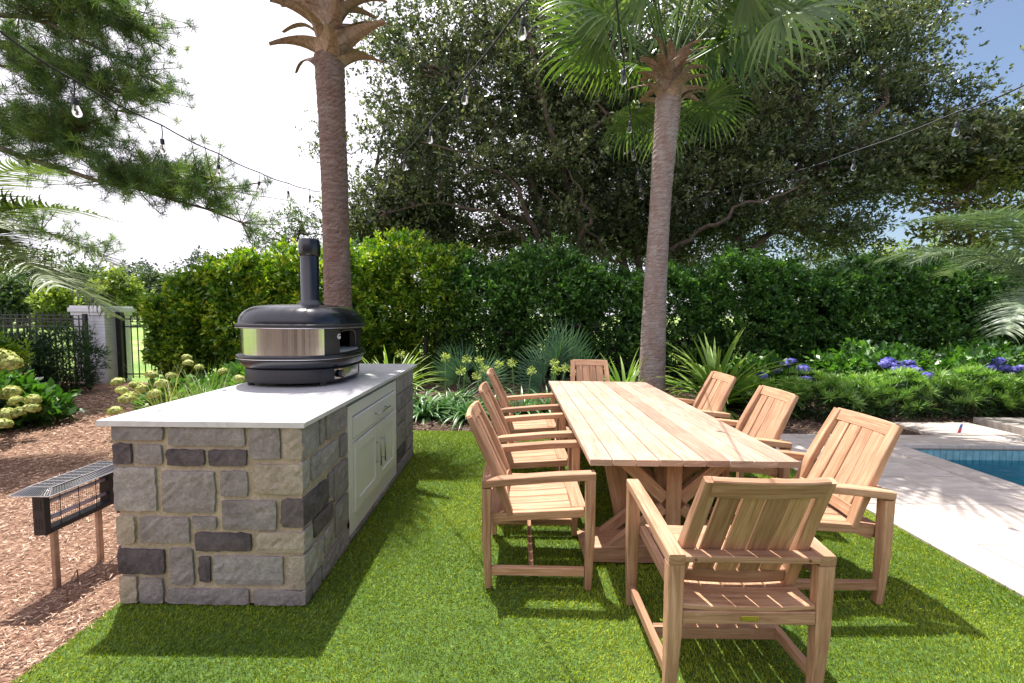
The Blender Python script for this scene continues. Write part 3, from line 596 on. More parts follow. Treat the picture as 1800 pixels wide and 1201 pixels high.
    loft('upper_trim', [(A + .012, B + .012, .4275), (A + .0185, B + .0185, .429), (A + .0185, B + .0185, .4325), (A + .014, B + .014, .434)], M['trim'])
    dome = []
    for k in range(17):
        a = math.pi / 2 * k / 16; q_ = .155 * (1 - math.cos(a)); dome.append((A + .002 - q_, B + .002 - q_, .460 + .134 * math.sin(a)))
    dome += [(.26, .28, .5975), (.16, .18, .604), (.05, .06, .608), (.01, .01, .6085)]
    d = loft('dome', dome, M['enamel'], cap1=True)
    cx, cy = .045, .0
    def lathe(name, prof, mat, parent, seg=48):
        V = []; F = []
        for r, z in prof:
            for i in range(seg): V.append((cx + r * math.cos(2 * math.pi * i / seg), cy + r * math.sin(2 * math.pi * i / seg), z))
        for k in range(len(prof) - 1):
            for i in range(seg): F.append((k * seg + i, k * seg + (i + 1) % seg, (k + 1) * seg + (i + 1) % seg, (k + 1) * seg + i))
        F.append(tuple((len(prof) - 1) * seg + i for i in range(seg)))
        return link(name, mesh_np(name, V, F, mat, smooth=True), parent)
    ch = lathe('chimney', [(.108, .602), (.102, .612), (.084, .626), (.076, .640), (.069, .645), (.069, 1.0), (.0685, 1.003)], M['enamel'], o)
    lathe('chimney_cap', [(.070, .990), (.072, .993), (.078, 1.002), (.081, 1.012), (.081, 1.075), (.079, 1.095), (.075, 1.108), (.075, 1.124), (.071, 1.126), (.067, 1.10)], M['enamel'], ch)
    # control recess on the base, opening side
    bx = .381
    V = []; F = []
    def strip(name, y0, y1, zz0, zz1, push, mat, parent=base, n_=14):
        V = []; F = []
        for i in range(n_ + 1):
            y = y0 + (y1 - y0) * i / n_; r_ = min(1, abs(y) / .414); xx = .380 * (1 - r_ ** ex) ** (1 / ex)
            V += [(xx + push, y, zz0), (xx + push, y, zz1)]
            if i: F.append((2 * i - 2, 2 * i, 2 * i + 1, 2 * i - 1))
        me = mesh_np(name, V, F, mat); ob = link(name, me, parent); so_ = ob.modifiers.new('solid', 'SOLIDIFY'); so_.thickness = .002; return ob
    strip('control_recess', -.26, .12, .046, .118, .0035, M['trim']); strip('control_screen', -.17, .10, .054, .110, .006, M['steel'])
    dm = MB(); dm.tube([(.366, -.222, .082), (.386, -.222, .082)], .030, 24); dl = dm.build('control_dial', M['black'], base)
    for k in range(7):
        a = k * math.pi / 3; rr = .016 if k else 0
        MB().tube([(.386, -.222 + rr * math.cos(a), .082 + rr * math.sin(a)), (.388, -.222 + rr * math.cos(a), .082 + rr * math.sin(a))], .0028, 8).build('dial_mark', M['white'], dl)
    MB().box(-.0005, .0005, -.0, .001, .04, .125, .0001).build('seam', M['wire'], base, loc=(.30, -.37, 0))
    for x, y in ((-.27, -.3), (.27, -.3), (-.27, .3), (.27, .3)): MB().tube([(x, y, 0), (x, y, .032)], .022, 12).build('foot', M['black'], o)
    # the white letter on the mouth panel
    cu = bpy.data.curves.new('letter', 'FONT'); cu.body = 'G'; cu.size = .052; cu.extrude = .0008; cu.align_x = 'CENTER'; cu.offset = .0012
    tx = bpy.data.objects.new('letter_source', cu); COL.objects.link(tx); tx.parent = o; tx.location = (.392, -.296, .352); tx.rotation_euler = (R(90), 0, R(78)); cu.materials.append(M['white'])
    bpy.context.view_layer.update(); lm = bpy.data.meshes.new_from_object(tx.evaluated_get(bpy.context.evaluated_depsgraph_get())); lo = link('lettering', lm, o, tx.location, tx.rotation_euler); bpy.data.objects.remove(tx)
oven()

# ================================================================ TEAK CHAIRS
def make_chair():
    t = thing('teak_armchair', '', 'armchair')
    T = M['teak']
    for s in (-1, 1):
        x = s * .284
        MB().beam([(x, .286 - .008, 0), (x, .284, .28), (x, .281, .616)], (1, 0, 0), [.044, .058, .062], [.036, .048, .050], .004).build('front_leg', T, t)
        MB().beam([(x, -.268, 0), (x, -.281, .28), (x, -.281, .560), ], (1, 0, 0), [.044, .058, .062], [.034, .048, .050], .004).build('rear_leg', T, t)
        MB().beam([(x, -.306, .583), (x, -.12, .603), (x, .10, .623), (x, .306, .634)], (1, 0, 0), .062, [.042, .041, .040, .040], .004).build('armrest', T, t)
        MB().beam([(s * .238, -.256, .372), (s * .238, .256, .405)], (1, 0, 0), .030, .048, .003).build('seat_rail', T, t)
        MB().box(x - .015, x + .015, -.252, .256, .070, .115, .003, 1).build('side_stretcher', T, t)
        MB().beam([(s * .238, -.25, .335), (s * .238, -.15, .360)], (1, 0, 0), .026, [.030, .006], .001).build('corner_block', T, t)
        st = [(s * .232, -.150, .385), (s * .228, -.185, .48), (s * .222, -.232, .60), (s * .213, -.300, .75), (s * .205, -.385, .925)]
        MB().beam(st, (1, 0, 0), [.050, .052, .054, .054, .052], [.034, .040, .044, .040, .030], .004).build('back_stile', T, t)
    MB().box(-.269, .269, -.020, -.052 + .06 - .062 + .008 + .002, .072, .112, .003, 0).build('cross_stretcher', T, t)
    MB().beam([(-.222, .232, .416), (0, .232, .410), (.222, .232, .416)], (0, 1, 0), .085, .026, .003).build('front_rail', T, t)
    MB().beam([(-.252, -.236, .393), (-.12, -.236, .385), (.12, -.236, .385), (.252, -.236, .393)], (0, 1, 0), .120, .020, .003).build('rear_seat_board', T, t)
    MB().box(-.252, .252, -.300, -.268, .325, .376, .003, 0).build('rear_rail', T, t)
    for i in range(5):
        x = -.176 + .088 * i
        MB().beam([(x, -.173, .393), (x, -.05, .398), (x, .08, .408), (x, .187, .417)], (1, 0, 0), .080, .018, .003).build('seat_slat', T, t)
    bow = lambda x: -.020 * (1 - (x / .23) ** 2)
    MB().beam([(x, -.372 + bow(x), .895) for x in (-.203, -.12, -.04, .04, .12, .203)], (0, -.40, .92), .078, .028, .004).build('top_rail', T, t)
    MB().beam([(x, -.166 + bow(x), .452) for x in (-.205, -.12, -.04, .04, .12, .205)], (0, -.25, .97), .062, .026, .003).build('lower_back_rail', T, t)
    for i in range(4):
        x = -.135 + .090 * i; b_ = bow(x); k = .93
        MB().beam([(x, -.172 + b_, .475), (x * .98, -.232 + b_, .60), (x * .95, -.300 + b_, .75), (x * k, -.352 + b_, .862)], (1, 0, 0), [.082, .082, .080, .078], .014, .0025).build('back_slat', T, t)
    cb = MB().box(-.253, .253, -.308, -.256, .572, .598, .003, 0).build('back_crossbar', T, t)
    for x in (-.215, .215): MB().tube([(x, -.3075, .585), (x, -.3095, .585)], .006, 10).build('plug', M['plug'], cb)
    npl = MB().box(-.034, .034, -.3035, -.3005, .342, .361, .001, 0).build('nameplate', M['brass'], t)
    for x in (-.029, .029): MB().tube([(x, -.3034, .3515), (x, -.3046, .3515)], .0022, 8).build('screw', M['plug'], npl)
    return t
chair0 = make_chair(); G = 'teak armchairs around the outdoor dining table'
spots = [((.912, 1.859), 0.0, 'nearest teak armchair at the table end, seen from behind with brass plate'),
         ((.150, 2.548), -90.6, 'nearest teak armchair on the side of the table towards the stone counter'),
         ((.155, 3.345), -90, 'middle teak armchair on the side of the table towards the stone counter'),
         ((.160, 4.265), -90, 'farthest teak armchair on the side of the table towards the stone counter'),
         ((1.672, 2.455), 90, 'nearest teak armchair on the pool side, its slatted back beside the paving'),
         ((1.685, 3.300), 90, 'middle teak armchair on the pool side of the table'),
         ((1.700, 4.190), 90, 'farthest teak armchair on the pool side, in front of the spiky plant'),
         ((.965, 4.985), 180, 'teak armchair at the far head of the table, facing the camera')]
for i, ((x, y), a, lb) in enumerate(spots):
    c = chair0 if i == 0 else copy_tree(chair0)
    c.location = (x, y, 0); c.rotation_euler = (0, 0, R(a)); tag(c, lb, 'armchair', G)

# ================================================================ TABLE
def table():
    t = thing('dining_table', 'long teak trestle dining table with nine-plank slatted top on the turf', 'table', (.997, 3.637, 0))
    x0, w, y0, y1, zt = .424 - .997, .1272, 2.272 - 3.637, 5.002 - 3.637, .7165
    for i in range(9):
        a = x0 + i * w; j = random.uniform(-.001, .001)
        MB().box(a + .0026, a + w - .0026, y0, y1, zt - .034 + j, zt + j, .0025, 1).build('top_plank', M['teak_top'], t)
    T = M['teak']
    for yy in (2.50, 3.64, 4.77): MB().box(-.50, .50, yy - 3.637 - .035, yy - 3.637 + .035, .635, .680, .003, 0).build('top_batten', T, t)
    for s in (-1, 1):
        Y = s * 1.02; cx = -.022
        for dy in (-.095, .095):
            MB().box(cx - .046, cx + .046, Y + dy - .030, Y + dy + .030, .10, .634, .004, 2).build('post', T, t)
            for q in (-1, 1):
                MB().beam([(cx + q * .050, Y + dy, .40), (cx + q * .30, Y + dy, .628)], (0, 1, 0), .045, .075, .003).build('upper_brace', T, t)
                MB().beam([(cx + q * .050, Y + dy, .34), (cx + q * .40, Y + dy, .060)], (0, 1, 0), .045, .060, .003).build('lower_brace', T, t)
        MB().beam([(-.555, Y, .040), (-.50, Y, .052), (-.30, Y, .056), (.30, Y, .056), (.50, Y, .052), (.555, Y, .040)], (0, 1, 0), .25, [.06, .092, .104, .104, .092, .06], .004).build('foot_beam', T, t)
    MB().box(-.045, .015, -.88, .88, .30, .38, .004, 1).build('long_stretcher', T, t)
    MB().beam([(-.345, -.84, .678), (-.225, -.84, .12)], (1, 0, 0), .135, .035, .003).build('side_board', T, t)
table()

# ================================================================ INSECT ZAPPER
def zapper():
    Z = thing('insect_zapper', 'black electric insect zapper with louvred cap standing on two copper stakes', 'insect zapper', (-2.50, 2.385, 0))
    X0, X1, Y0, Y1, z0, z1 = -.035, .030, -.195, .200, .30, .528
    K = M['black']
    h = MB(); h.box(X0, X1, Y0, Y0 + .030, z0, z1, .002, 2); h.box(X0, X1, Y1 - .030, Y1, z0, z1, .002, 2); h.box(X0, X1, Y0 + .03, Y1 - .03, z0, z0 + .026, .002, 1); h.box(X0, X1, Y0 + .03, Y1 - .03, z1 - .022, z1, .002, 1)
    H = h.build('housing', K, Z)
    for k in range(3):
        for zz in (.335, .435): MB().box(X0 + .014 + k * .014, X0 + .019 + k * .014, Y0 - .0012, Y0 + .001, zz, zz + .055, .0005, 2).build('vent_slot', M['wire'], H)
    for zz in (.375, .465): MB().tube([(0, Y0 + .03, zz), (0, Y1 - .03, zz)], .011, 12).build('lamp_tube', M['tube'], Z, True)
    g = MB()
    for i in range(30):
        y = Y0 + .035 + i * .0112; g.box(X0 + .004, X0 + .005, y, y + .0012, z0 + .026, z1 - .022, .0001, 2)
    for i in range(12):
        zz = z0 + .034 + i * .0148; g.box(X0 + .005, X0 + .006, Y0 + .03, Y1 - .03, zz, zz + .0012, .0001, 1)
    g.build('wire_grid', M['rust'], Z)
    for y in (-.11, -.01, .09): MB().tube([(X1 - .006, y, z0 + .02), (X1 - .006, y, z1 - .02)], .002, 6).build('guard_bar', M['wire'], Z)
    # cap: frame ribs over a dark plate
    cp = MB(); a = [(-.105, -.235, .528), (.105, -.235, .528), (.105, .27, .528), (-.105, .27, .528)]; b = [(-.065, -.18, .556), (.060, -.18, .556), (.060, .215, .556), (-.065, .215, .556)]
    me = mesh_np('cap', a + b, [(3, 2, 1, 0), (4, 5, 6, 7), (0, 1, 5, 4), (1, 2, 6, 5), (2, 3, 7, 6), (3, 0, 4, 7)], K); cap = link('cap', me, Z)
    A = [Vector(v) for v in a]; Bq = [Vector(v) for v in b]; rb = MB(); up = Vector((0, 0, .0025))
    for i in range(4):
        j = (i + 1) % 4; rb.tube([Bq[i] + up, Bq[j] + up], .003, 6); rb.tube([A[i] + up, Bq[i] + up], .003, 6); rb.tube([A[i] + up, A[j] + up], .003, 6)
        n_ = 14 if i % 2 == 0 else 32
        for k in range(1, n_): f = k / n_; rb.tube([A[i].lerp(A[j], f) + up, Bq[i].lerp(Bq[j], f) + up], .0017, 4, False)
    for k in range(1, 5): f = k / 5; rb.tube([Bq[0].lerp(Bq[1], f) + up, Bq[3].lerp(Bq[2], f) + up], .002, 4, False)
    for k in range(1, 9): f = k / 9; rb.tube([Bq[0].lerp(Bq[3], f) + up, Bq[1].lerp(Bq[2], f) + up], .002, 4, False)
    rb.build('cap_ribs', M['nickel'], cap)
    for y in (-.125, .125): MB().box(-.016, .008, y - .014, y + .014, -.03, .30, .003, 2).build('stake', M['copper'], Z)
    MB().tube([(X1 - .01, Y1, .50), (X1 + .02, Y1 + .05, .47), (X1 + .01, Y1 + .09, .40), (X1 + .03, Y1 + .14, .30), (X1 + .0, Y1 + .2, .0)], .003, 6).build('cord', M['wire'], Z, True)
zapper()
for i, (a, b) in enumerate((((-2.31, 2.13), (-2.43, 2.30)), ((-2.29, 2.32), (-2.34, 2.47)))):
    (xa, ya), (xb, yb) = a, b
    o = MB().tube([(xa, ya, -.02), (xa, ya, .045), ((xa + xb) / 2, (ya + yb) / 2, .052), (xb, yb, .045), (xb, yb, -.02)], .003, 6).build('wire_staple', M['rust'])
    tag(o, ('thin bent wire staple in the mulch below the nearer copper stake', 'thin bent wire staple in the mulch between the farther copper stake and the counter')[i], 'staple', 'wire staples in the mulch')

# ================================================================ LITTLE FLAG
f = thing('garden_flag', 'tiny red and blue flag on a white stick beside the pool coping', 'flag', at(1688, 762, 5.50).to_tuple()[:2] + (0,))
MB().tube([(0, 0, -.03), (.03, 0, .16)], .004, 8).build('stick', M['white'], f)
for nm, zz0, zz1, mt in (('blue_cloth', .085, .135, 'flagblue'), ('red_cloth', .015, .085, 'flagred')):
    V = []; F = []
    for i in range(6):
        for k in range(4):
            zz = zz0 + (zz1 - zz0) * k / 3; V.append((-.045 * i / 5 * (1 - (zz - .02) * 2.5) + .02 * zz / .1, .008 * math.sin(i * 1.3), zz - .01 * i / 5))
    for i in range(5):
        for k in range(3): F.append((i * 4 + k, (i + 1) * 4 + k, (i + 1) * 4 + k + 1, i * 4 + k + 1))
    ob = link(nm, mesh_np(nm, V, F, M[mt]), f); ob.modifiers.new('s', 'SOLIDIFY').thickness = .001

# ================================================================ BRICK PILLAR, FENCES, GATE
def pillar():
    c = thing('brick_pillar', 'white painted brick gate pillar with stepped cap at the garden fence', 'pillar', (-8.75, 9.09, 0), R(2))
    s = .31
    MB().box(-s + .012, s - .012, -s + .012, s - .012, -.1, 1.40, .002, 2).build('pillar_core', M['brick'], c)
    bm_ = MB().box(-.099, .099, 0, .02, 0, .055, .004, 0).mesh('brick', M['brick'])
    for k in range(21):
        for face in range(4):
            for i in range(3):
                a = R(90 * face); xx = (i - 1) * .205 + (.001 if k % 2 else -.001)
                p = Matrix.Rotation(a, 3, 'Z') @ Vector((xx, -s, .02 + k * .0655))
                link('brick', bm_, c, p, (0, 0, a))
    MB().box(-s - .03, s + .03, -s - .03, s + .03, 1.392, 1.462, .006, 2).build('cap_course', M['brick'], c)
    MB().box(-s - .06, s + .06, -s - .06, s + .06, 1.463, 1.545, .006, 2).build('cap_course', M['brick'], c)
    MB().box(-s - .04, s + .04, -s - .04, s + .04, 1.546, 1.590, .010, 2).build('cap_course', M['brick'], c)
pillar()
def fence(name, label, cat_, p0, p1, h, step=.105, rails=(.15, 0.0), post=None, group=None):
    p0, p1 = Vector(p0), Vector(p1); d = (p1 - p0); Ln = d.length; a = math.atan2(d.y, d.x)
    f_ = thing(name, label, cat_, p0, a, group)
    me = MB(); me.box(-.008, .008, -.008, .008, .04, h, .001, 2); me.beam([(0, 0, h), (0, 0, h + .035)], (1, 0, 0), [.018, .003], [.018, .003], .0005); pk = me.mesh('picket', M['iron'])
    for i in range(int(Ln / step) + 1): link('picket', pk, f_, (i * step, 0, 0))
    for r_ in rails + ((-(h - .12),)): MB().box(0, Ln, -.014, .014, h - .06 + r_ * -1 if r_ >= 0 else .12, (h - .06 + r_ * -1 if r_ >= 0 else .12) + .026, .001, 0).build('rail', M['iron'], f_)
    if post:
        x = 0
        while x <= Ln + .01: MB().box(x - .032, x + .032, -.032, .032, -.1, h + .06, .002, 2).build('post', M['iron'], f_); x += post
    return f_
fence('iron_fence', 'black iron fence running left from the white brick pillar', 'fence', (-8.66, 8.62, 0), (-14.6, 8.1, 0), 1.36, .115, post=2.4)
fence('iron_fence', 'second black iron fence just behind the one left of the pillar', 'fence', (-9.1, 9.9, 0), (-16.5, 9.3, 0), 1.42, .13, post=2.6)
fence('iron_gate', 'black iron gate with a thick post right of the white pillar', 'gate', (-8.30, 9.10, 0), (-6.75, 9.26, 0), 1.36, .125, rails=(.0, .16))
MB().box(-.05, .05, -.05, .05, -.1, 1.46, .003, 2).build('gate_post', M['iron'], thing('gate_post', 'thick black gate post standing against the white brick pillar', 'post', (-8.36, 9.06, 0)))
fence('iron_fence', 'long black iron fence showing beneath the dark hedge', 'fence', (-6.7, 9.15, 0), (12.5, 9.5, 0), 1.30, .105, post=2.4)

# ================================================================ PALMS
def interp(path, n):
    P = [Vector(p) for p in path]; L_ = [0]
    for a, b in zip(P[:-1], P[1:]): L_.append(L_[-1] + (b - a).length)
    out_ = []
    for i in range(n + 1):
        s = L_[-1] * i / n
        for k in range(len(P) - 1):
            if s <= L_[k + 1] + 1e-9:
                f_ = (s - L_[k]) / max(1e-9, L_[k + 1] - L_[k]); out_.append(P[k].lerp(P[k + 1], f_)); break
    return out_
def trunk_mesh(path, rad, mat='palmbark', n=150, seg=28, amp=.012, pitch=.062):
    P = interp(path, n); V = []; F = []; s = 0; r = np.random.default_rng(5)
    for i, p in enumerate(P):
        if i: s += (p - P[i - 1]).length
        f_ = i / n; k = f_ * (len(rad) - 1); a = int(min(k, len(rad) - 2)); R0 = rad[a] * (1 - (k - a)) + rad[a + 1] * (k - a)
        for j in range(seg):
            th = 2 * math.pi * j / seg; ph = s / pitch + .8 * math.sin(th * 2 + 1 + s * 1.3) + .5 * math.sin(3 * th + s * 3) + .35 * math.sin(s * 9)
            saw = (ph % 1.0); dr = amp * (.30 + .85 * f_ ** 1.5) * (saw - .5) + r.normal(0, .0022) + .006 * math.sin(2 * th + s * 1.7)
            V.append((p.x + (R0 + dr) * math.cos(th), p.y + (R0 + dr) * math.sin(th), p.z))
    for i in range(n):
        for j in range(seg): F.append((i * seg + j, i * seg + (j + 1) % seg, (i + 1) * seg + (j + 1) % seg, (i + 1) * seg + j))
    F.append(tuple(n * seg + j for j in range(seg)))
    return mesh_np('trunk', V, F, M[mat])
def boot_mesh(Ln, w0, seed):
    """old leaf base: wide flat clasping foot narrowing to a cut stub that curves outward; local x out, z up"""
    r = random.Random(seed); V = []; F = []; n = 8
    for i in range(n + 1):
        f_ = i / n; w = w0 * (1 - f_) ** 1.3 + .052; x = Ln * (.16 * f_ + .84 * f_ ** 1.8); z = Ln * (1.0 * f_ - .50 * f_ ** 2.4); th = .020 * (1 - .4 * f_)
        cup = .25 * w * (1 - f_)
        for k, (u, d_) in enumerate(((-1, 0), (0, 1), (1, 0), (0, -1))):
            V.append((x - (cup if u else 0) + d_ * th * .35, u * w / 2, z + d_ * th * -.7))
    for i in range(n):
        for k in range(4): F.append((i * 4 + k, i * 4 + (k + 1) % 4, (i + 1) * 4 + (k + 1) % 4, (i + 1) * 4 + k))
    F.append((n * 4, n * 4 + 1, n * 4 + 2, n * 4 + 3))
    return mesh_np('leaf_base', V, F, M['boot'])
def fan_mesh(name, Rr, mat, petiole, nseg=40, span=R(290), droop=.55, seed=0, wseg=.026, costa=.25, curl=0.):
    """costapalmate fan; local +x outward, petiole from origin"""
    r = np.random.default_rng(seed); V = []; F = []; Q = []
    def add(v, q): V.append(v); Q.append(q); return len(V) - 1
    # petiole strip (triangular)
    pr = None; np_ = 8
    for i in range(np_ + 1):
        f_ = i / np_; x = petiole * f_; z = .12 * petiole * math.sin(f_ * math.pi * .5) ; w = .016 * (1.3 - .6 * f_)
        c = [add((x, -w, z), .55), add((x, w, z), .55), add((x, 0, z - w), .3)]
        if pr: F += [(pr[0], c[0], c[1], pr[1]), (pr[1], c[1], c[2], pr[2]), (pr[2], c[2], c[0], pr[0])]
        pr = c
    zx = .12 * petiole
    for j in range(nseg):
        a = -span / 2 + span * j / (nseg - 1); a += r.normal(0, .015); ln = Rr * (1 - .25 * (abs(a) / (span / 2)) ** 2) * r.uniform(.92, 1.05)
        st = costa * Rr * max(0, math.cos(a)) * .6; ox = petiole + st * .9; q = float(np.clip(r.normal(.5, .15), 0, 1)); n = 7; pr = None; dr = droop * r.uniform(.7, 1.35); up = .22 * abs(math.sin(a))
        for i in range(n + 1):
            f_ = i / n; rr = ln * f_ * (1 - .22 * dr * f_ ** 3); ww = wseg * (.25 + 2.4 * f_ if f_ < .3 else 1 * (1 - ((f_ - .3) / .72) ** 1.6)) * Rr
            x = ox + rr * math.cos(a); y = rr * math.sin(a) + curl * f_ ** 2; z = zx + up * rr * (1 - f_) - dr * ln * f_ ** 2.6 * .62 - st * .15
            px, py = -math.sin(a), math.cos(a); fo = ww * .45
            qq = q + .25 * f_ ** 3
            c = [add((x + px * ww, y + py * ww, z + fo), qq), add((x, y, z), q * .8), add((x - px * ww, y - py * ww, z + fo), qq)]
            if pr: F += [(pr[0], c[0], c[1], pr[1]), (pr[1], c[1], c[2], pr[2])]
            pr = c
    return mesh_np(name, np.array(V), np.array(F), mat, np.clip(Q, 0, 1))
def feather_mesh(name, Ln, mat, seed=0, npair=70, lf=.42, arch=.9, wl=.011):
    """pinnate arching frond; local +x outward"""
    r = np.random.default_rng(seed); V = []; F = []; Q = []
    def add(v, q): V.append(v); Q.append(q); return len(V) - 1
    def pos(f_): return np.array([Ln * (f_ - .22 * arch * f_ ** 3), 0, Ln * (.42 * f_ - arch * .78 * f_ ** 2.1)])
    pr = None
    for i in range(21):
        f_ = i / 20; p = pos(f_); w = .014 * (1.1 - f_)
        c = [add(p + (0, -w, 0), .6), add(p + (0, w, 0), .6), add(p + (0, 0, -w), .4)]
        if pr: F += [(pr[0], c[0], c[1], pr[1]), (pr[1], c[1], c[2], pr[2]), (pr[2], c[2], c[0], pr[0])]
        pr = c
    for j in range(npair):
        f_ = .16 + .83 * j / npair; p = pos(f_); tn = pos(min(1, f_ + .02)) - pos(f_ - .02); tn /= np.linalg.norm(tn)
        for s in (-1, 1):
            l = lf * (math.sin(math.pi * min(1, (f_ * .92 + .08))) ** .5 + .15) * r.uniform(.8, 1.15); q = float(np.clip(r.normal(.5, .2), 0, 1)); pr = None
            d = tn * .62 + np.array([0, s * .85, .35]) + r.normal(0, .07, 3); d /= np.linalg.norm(d); up = np.cross(d, [0, s, 0]); n = 5
            dr = r.uniform(.25, .75)
            for i in range(n + 1):
                g = i / n; c_ = p + d * l * g + np.array([0, 0, -dr * l * g ** 2.2]); w = wl * (1 - g ** 2) + .0015
                a_ = tn * w
                c = [add(c_ + a_, q), add(c_ - a_ + np.array([0, 0, .3 * w]), q)]
                if pr: F.append((pr[0], c[0], c[1], pr[1]))
                pr = c
    return mesh_np(name, np.array(V), [tuple(f_) for f_ in F], mat, np.clip(Q, 0, 1))
def sabal(label, path, rad, seed, nboot, bootspan, fronds, fr_r, group, pet=None, bk='palmbark', bl=(.55, .90)):
    t = thing('sabal_palm', label, 'palm tree', path[0], 0, group); B = Vector(path[0]); r = random.Random(seed)
    link('trunk', trunk_mesh([Vector(p) - B for p in path], rad, bk), t)
    top = Vector(path[-1]) - B; r0 = rad[-1]
    ms = [boot_mesh(r.uniform(*bl), .27, i) for i in range(6)]
    for i in range(nboot):
        f_ = i / nboot; a = i * 2.399 + r.uniform(-.2, .2); z = top.z - .12 + bootspan * f_
        link('leaf_base', ms[i % 6], t, (top.x + (r0 * .92 - .05 * f_) * math.cos(a), top.y + (r0 * .92 - .05 * f_) * math.sin(a), z), (R(r.uniform(-38, 38)), R(r.uniform(-6, 34)) * (1 - f_) - R(4) * f_, a), (1, 1, 1))
    core = MB().tube([top, top + Vector((0, 0, bootspan + .1))], [r0 * .95, r0 * .55], 16).build('crown_heart', M['boot'], t)
    fm = [fan_mesh('frond', fr_r, M['sabal'], (pet or fr_r) * r.uniform(.85, 1.1), seed=seed + i, droop=r.uniform(.45, .9)) for i in range(5)]
    for i, (a, el, sc, *ro) in enumerate(fronds):
        link('frond', fm[i % 5], t, top + Vector((math.cos(R(a)) * .08, math.sin(R(a)) * .08, bootspan * (.55 + .4 * max(0, el) / 90))), (R(ro[0] if ro else r.uniform(-25, 25)), -R(el), R(a)), (sc, sc, sc))
    return t
GP = 'tall sabal palms rising from the garden'
rr_ = random.Random(4)
# left palm (only the stub crown shows; its fan crown is above the frame)
pl = [(-2.33, 5.62, -.05), (-2.30, 5.62, 1.5), (-2.32, 5.62, 3.2), (-2.36, 5.62, 4.72)]
fr = [(a_, e_, s_) for a_, e_, s_ in ((262, 48, .8), (282, 60, .7), (238, 55, .8), (200, 50, .9), (165, 45, .95), (130, 45, .95), (95, 50, .95), (60, 55, .9), (180, 72, .9), (110, 70, .9))]
sabal('tall palm with reddish brown trunk rising behind the pizza oven', pl, [.198, .184, .174, .170, .162, .158, .175], 21, 30, 1.25, fr, .95, GP, None, 'palmbark', (.42, .68))
pr_ = [(2.30, 7.0, -.05), (2.30, 7.0, .4), (2.31, 7.0, 2.0), (2.36, 7.0, 3.6), (2.43, 7.0, 4.95)]
fr = [(186, 30, 1.0, 62), (202, 16, .95, -50), (170, 38, 1.0, 40), (-6, 26, 1.15, -58), (-22, 12, 1.05, 55), (14, 34, 1.1, -35), (238, 34, .9, 30), (275, 40, .95, -20), (312, 30, 1.0, -40),
      (35, 30, 1.0), (65, 25, 1.0), (95, 25, 1.0), (125, 25, 1.0), (150, 20, 1.0), (75, -20, .75), (110, -25, .7), (30, -18, .75), (40, 60, 1.0), (130, 65, 1.0), (220, 62, 1.0), (310, 62, 1.0), (0, 55, 1.1), (180, 60, 1.0), (270, 66, 1)]
sabal('leaning grey-brown palm with a green fan crown rising behind the dining table', pr_, [.235, .205, .188, .178, .172, .168, .170, .180, .19], 31, 34, .66, fr, 1.12, GP, 1.35, 'palmgrey', (.34, .52))

def pindo(label, C, h, spec, mat, seed, Ln, ar=(.75, 1.05)):
    t = thing('pindo_palm', label, 'palm tree', (C[0], C[1], 0)); r = random.Random(seed)
    MB().tube([(0, 0, -.05), (0, 0, h * .5), (0, 0, h)], [.26, .22, .2], 16).build('trunk', M['palmbark'], t)
    fm = [feather_mesh('frond', Ln, mat, seed + i, arch=r.uniform(*ar), npair=90) for i in range(4)]
    for i, (a, el, sc) in enumerate(spec):
        link('frond', fm[i % 4], t, (0, 0, h), (0, -R(el), R(a)), (sc, sc, sc))
pindo('grey-green feather palm arching in from the right edge over the hedge', (7.35, 5.6), 1.42,
      [(178, 34, 1.0), (203, 16, .85), (188, 52, .95), (160, 62, 1.0), (130, 40, 1), (80, 40, 1), (20, 45, 1), (320, 40, .9), (255, 45, .8), (110, 65, 1)], M['pindo'], 51, 2.75)
pindo('olive green feather palm arching in from the left edge below the pine', (-6.2, 4.6), 1.62,
      [(4, 50, .95), (14, 66, 1.0), (-14, 46, .9), (-4, 80, 1.0), (9, 32, .85), (-25, 60, .9), (180, 40, 1), (240, 40, 1)], M['pindog'], 61, 2.15, (1.15, 1.45))

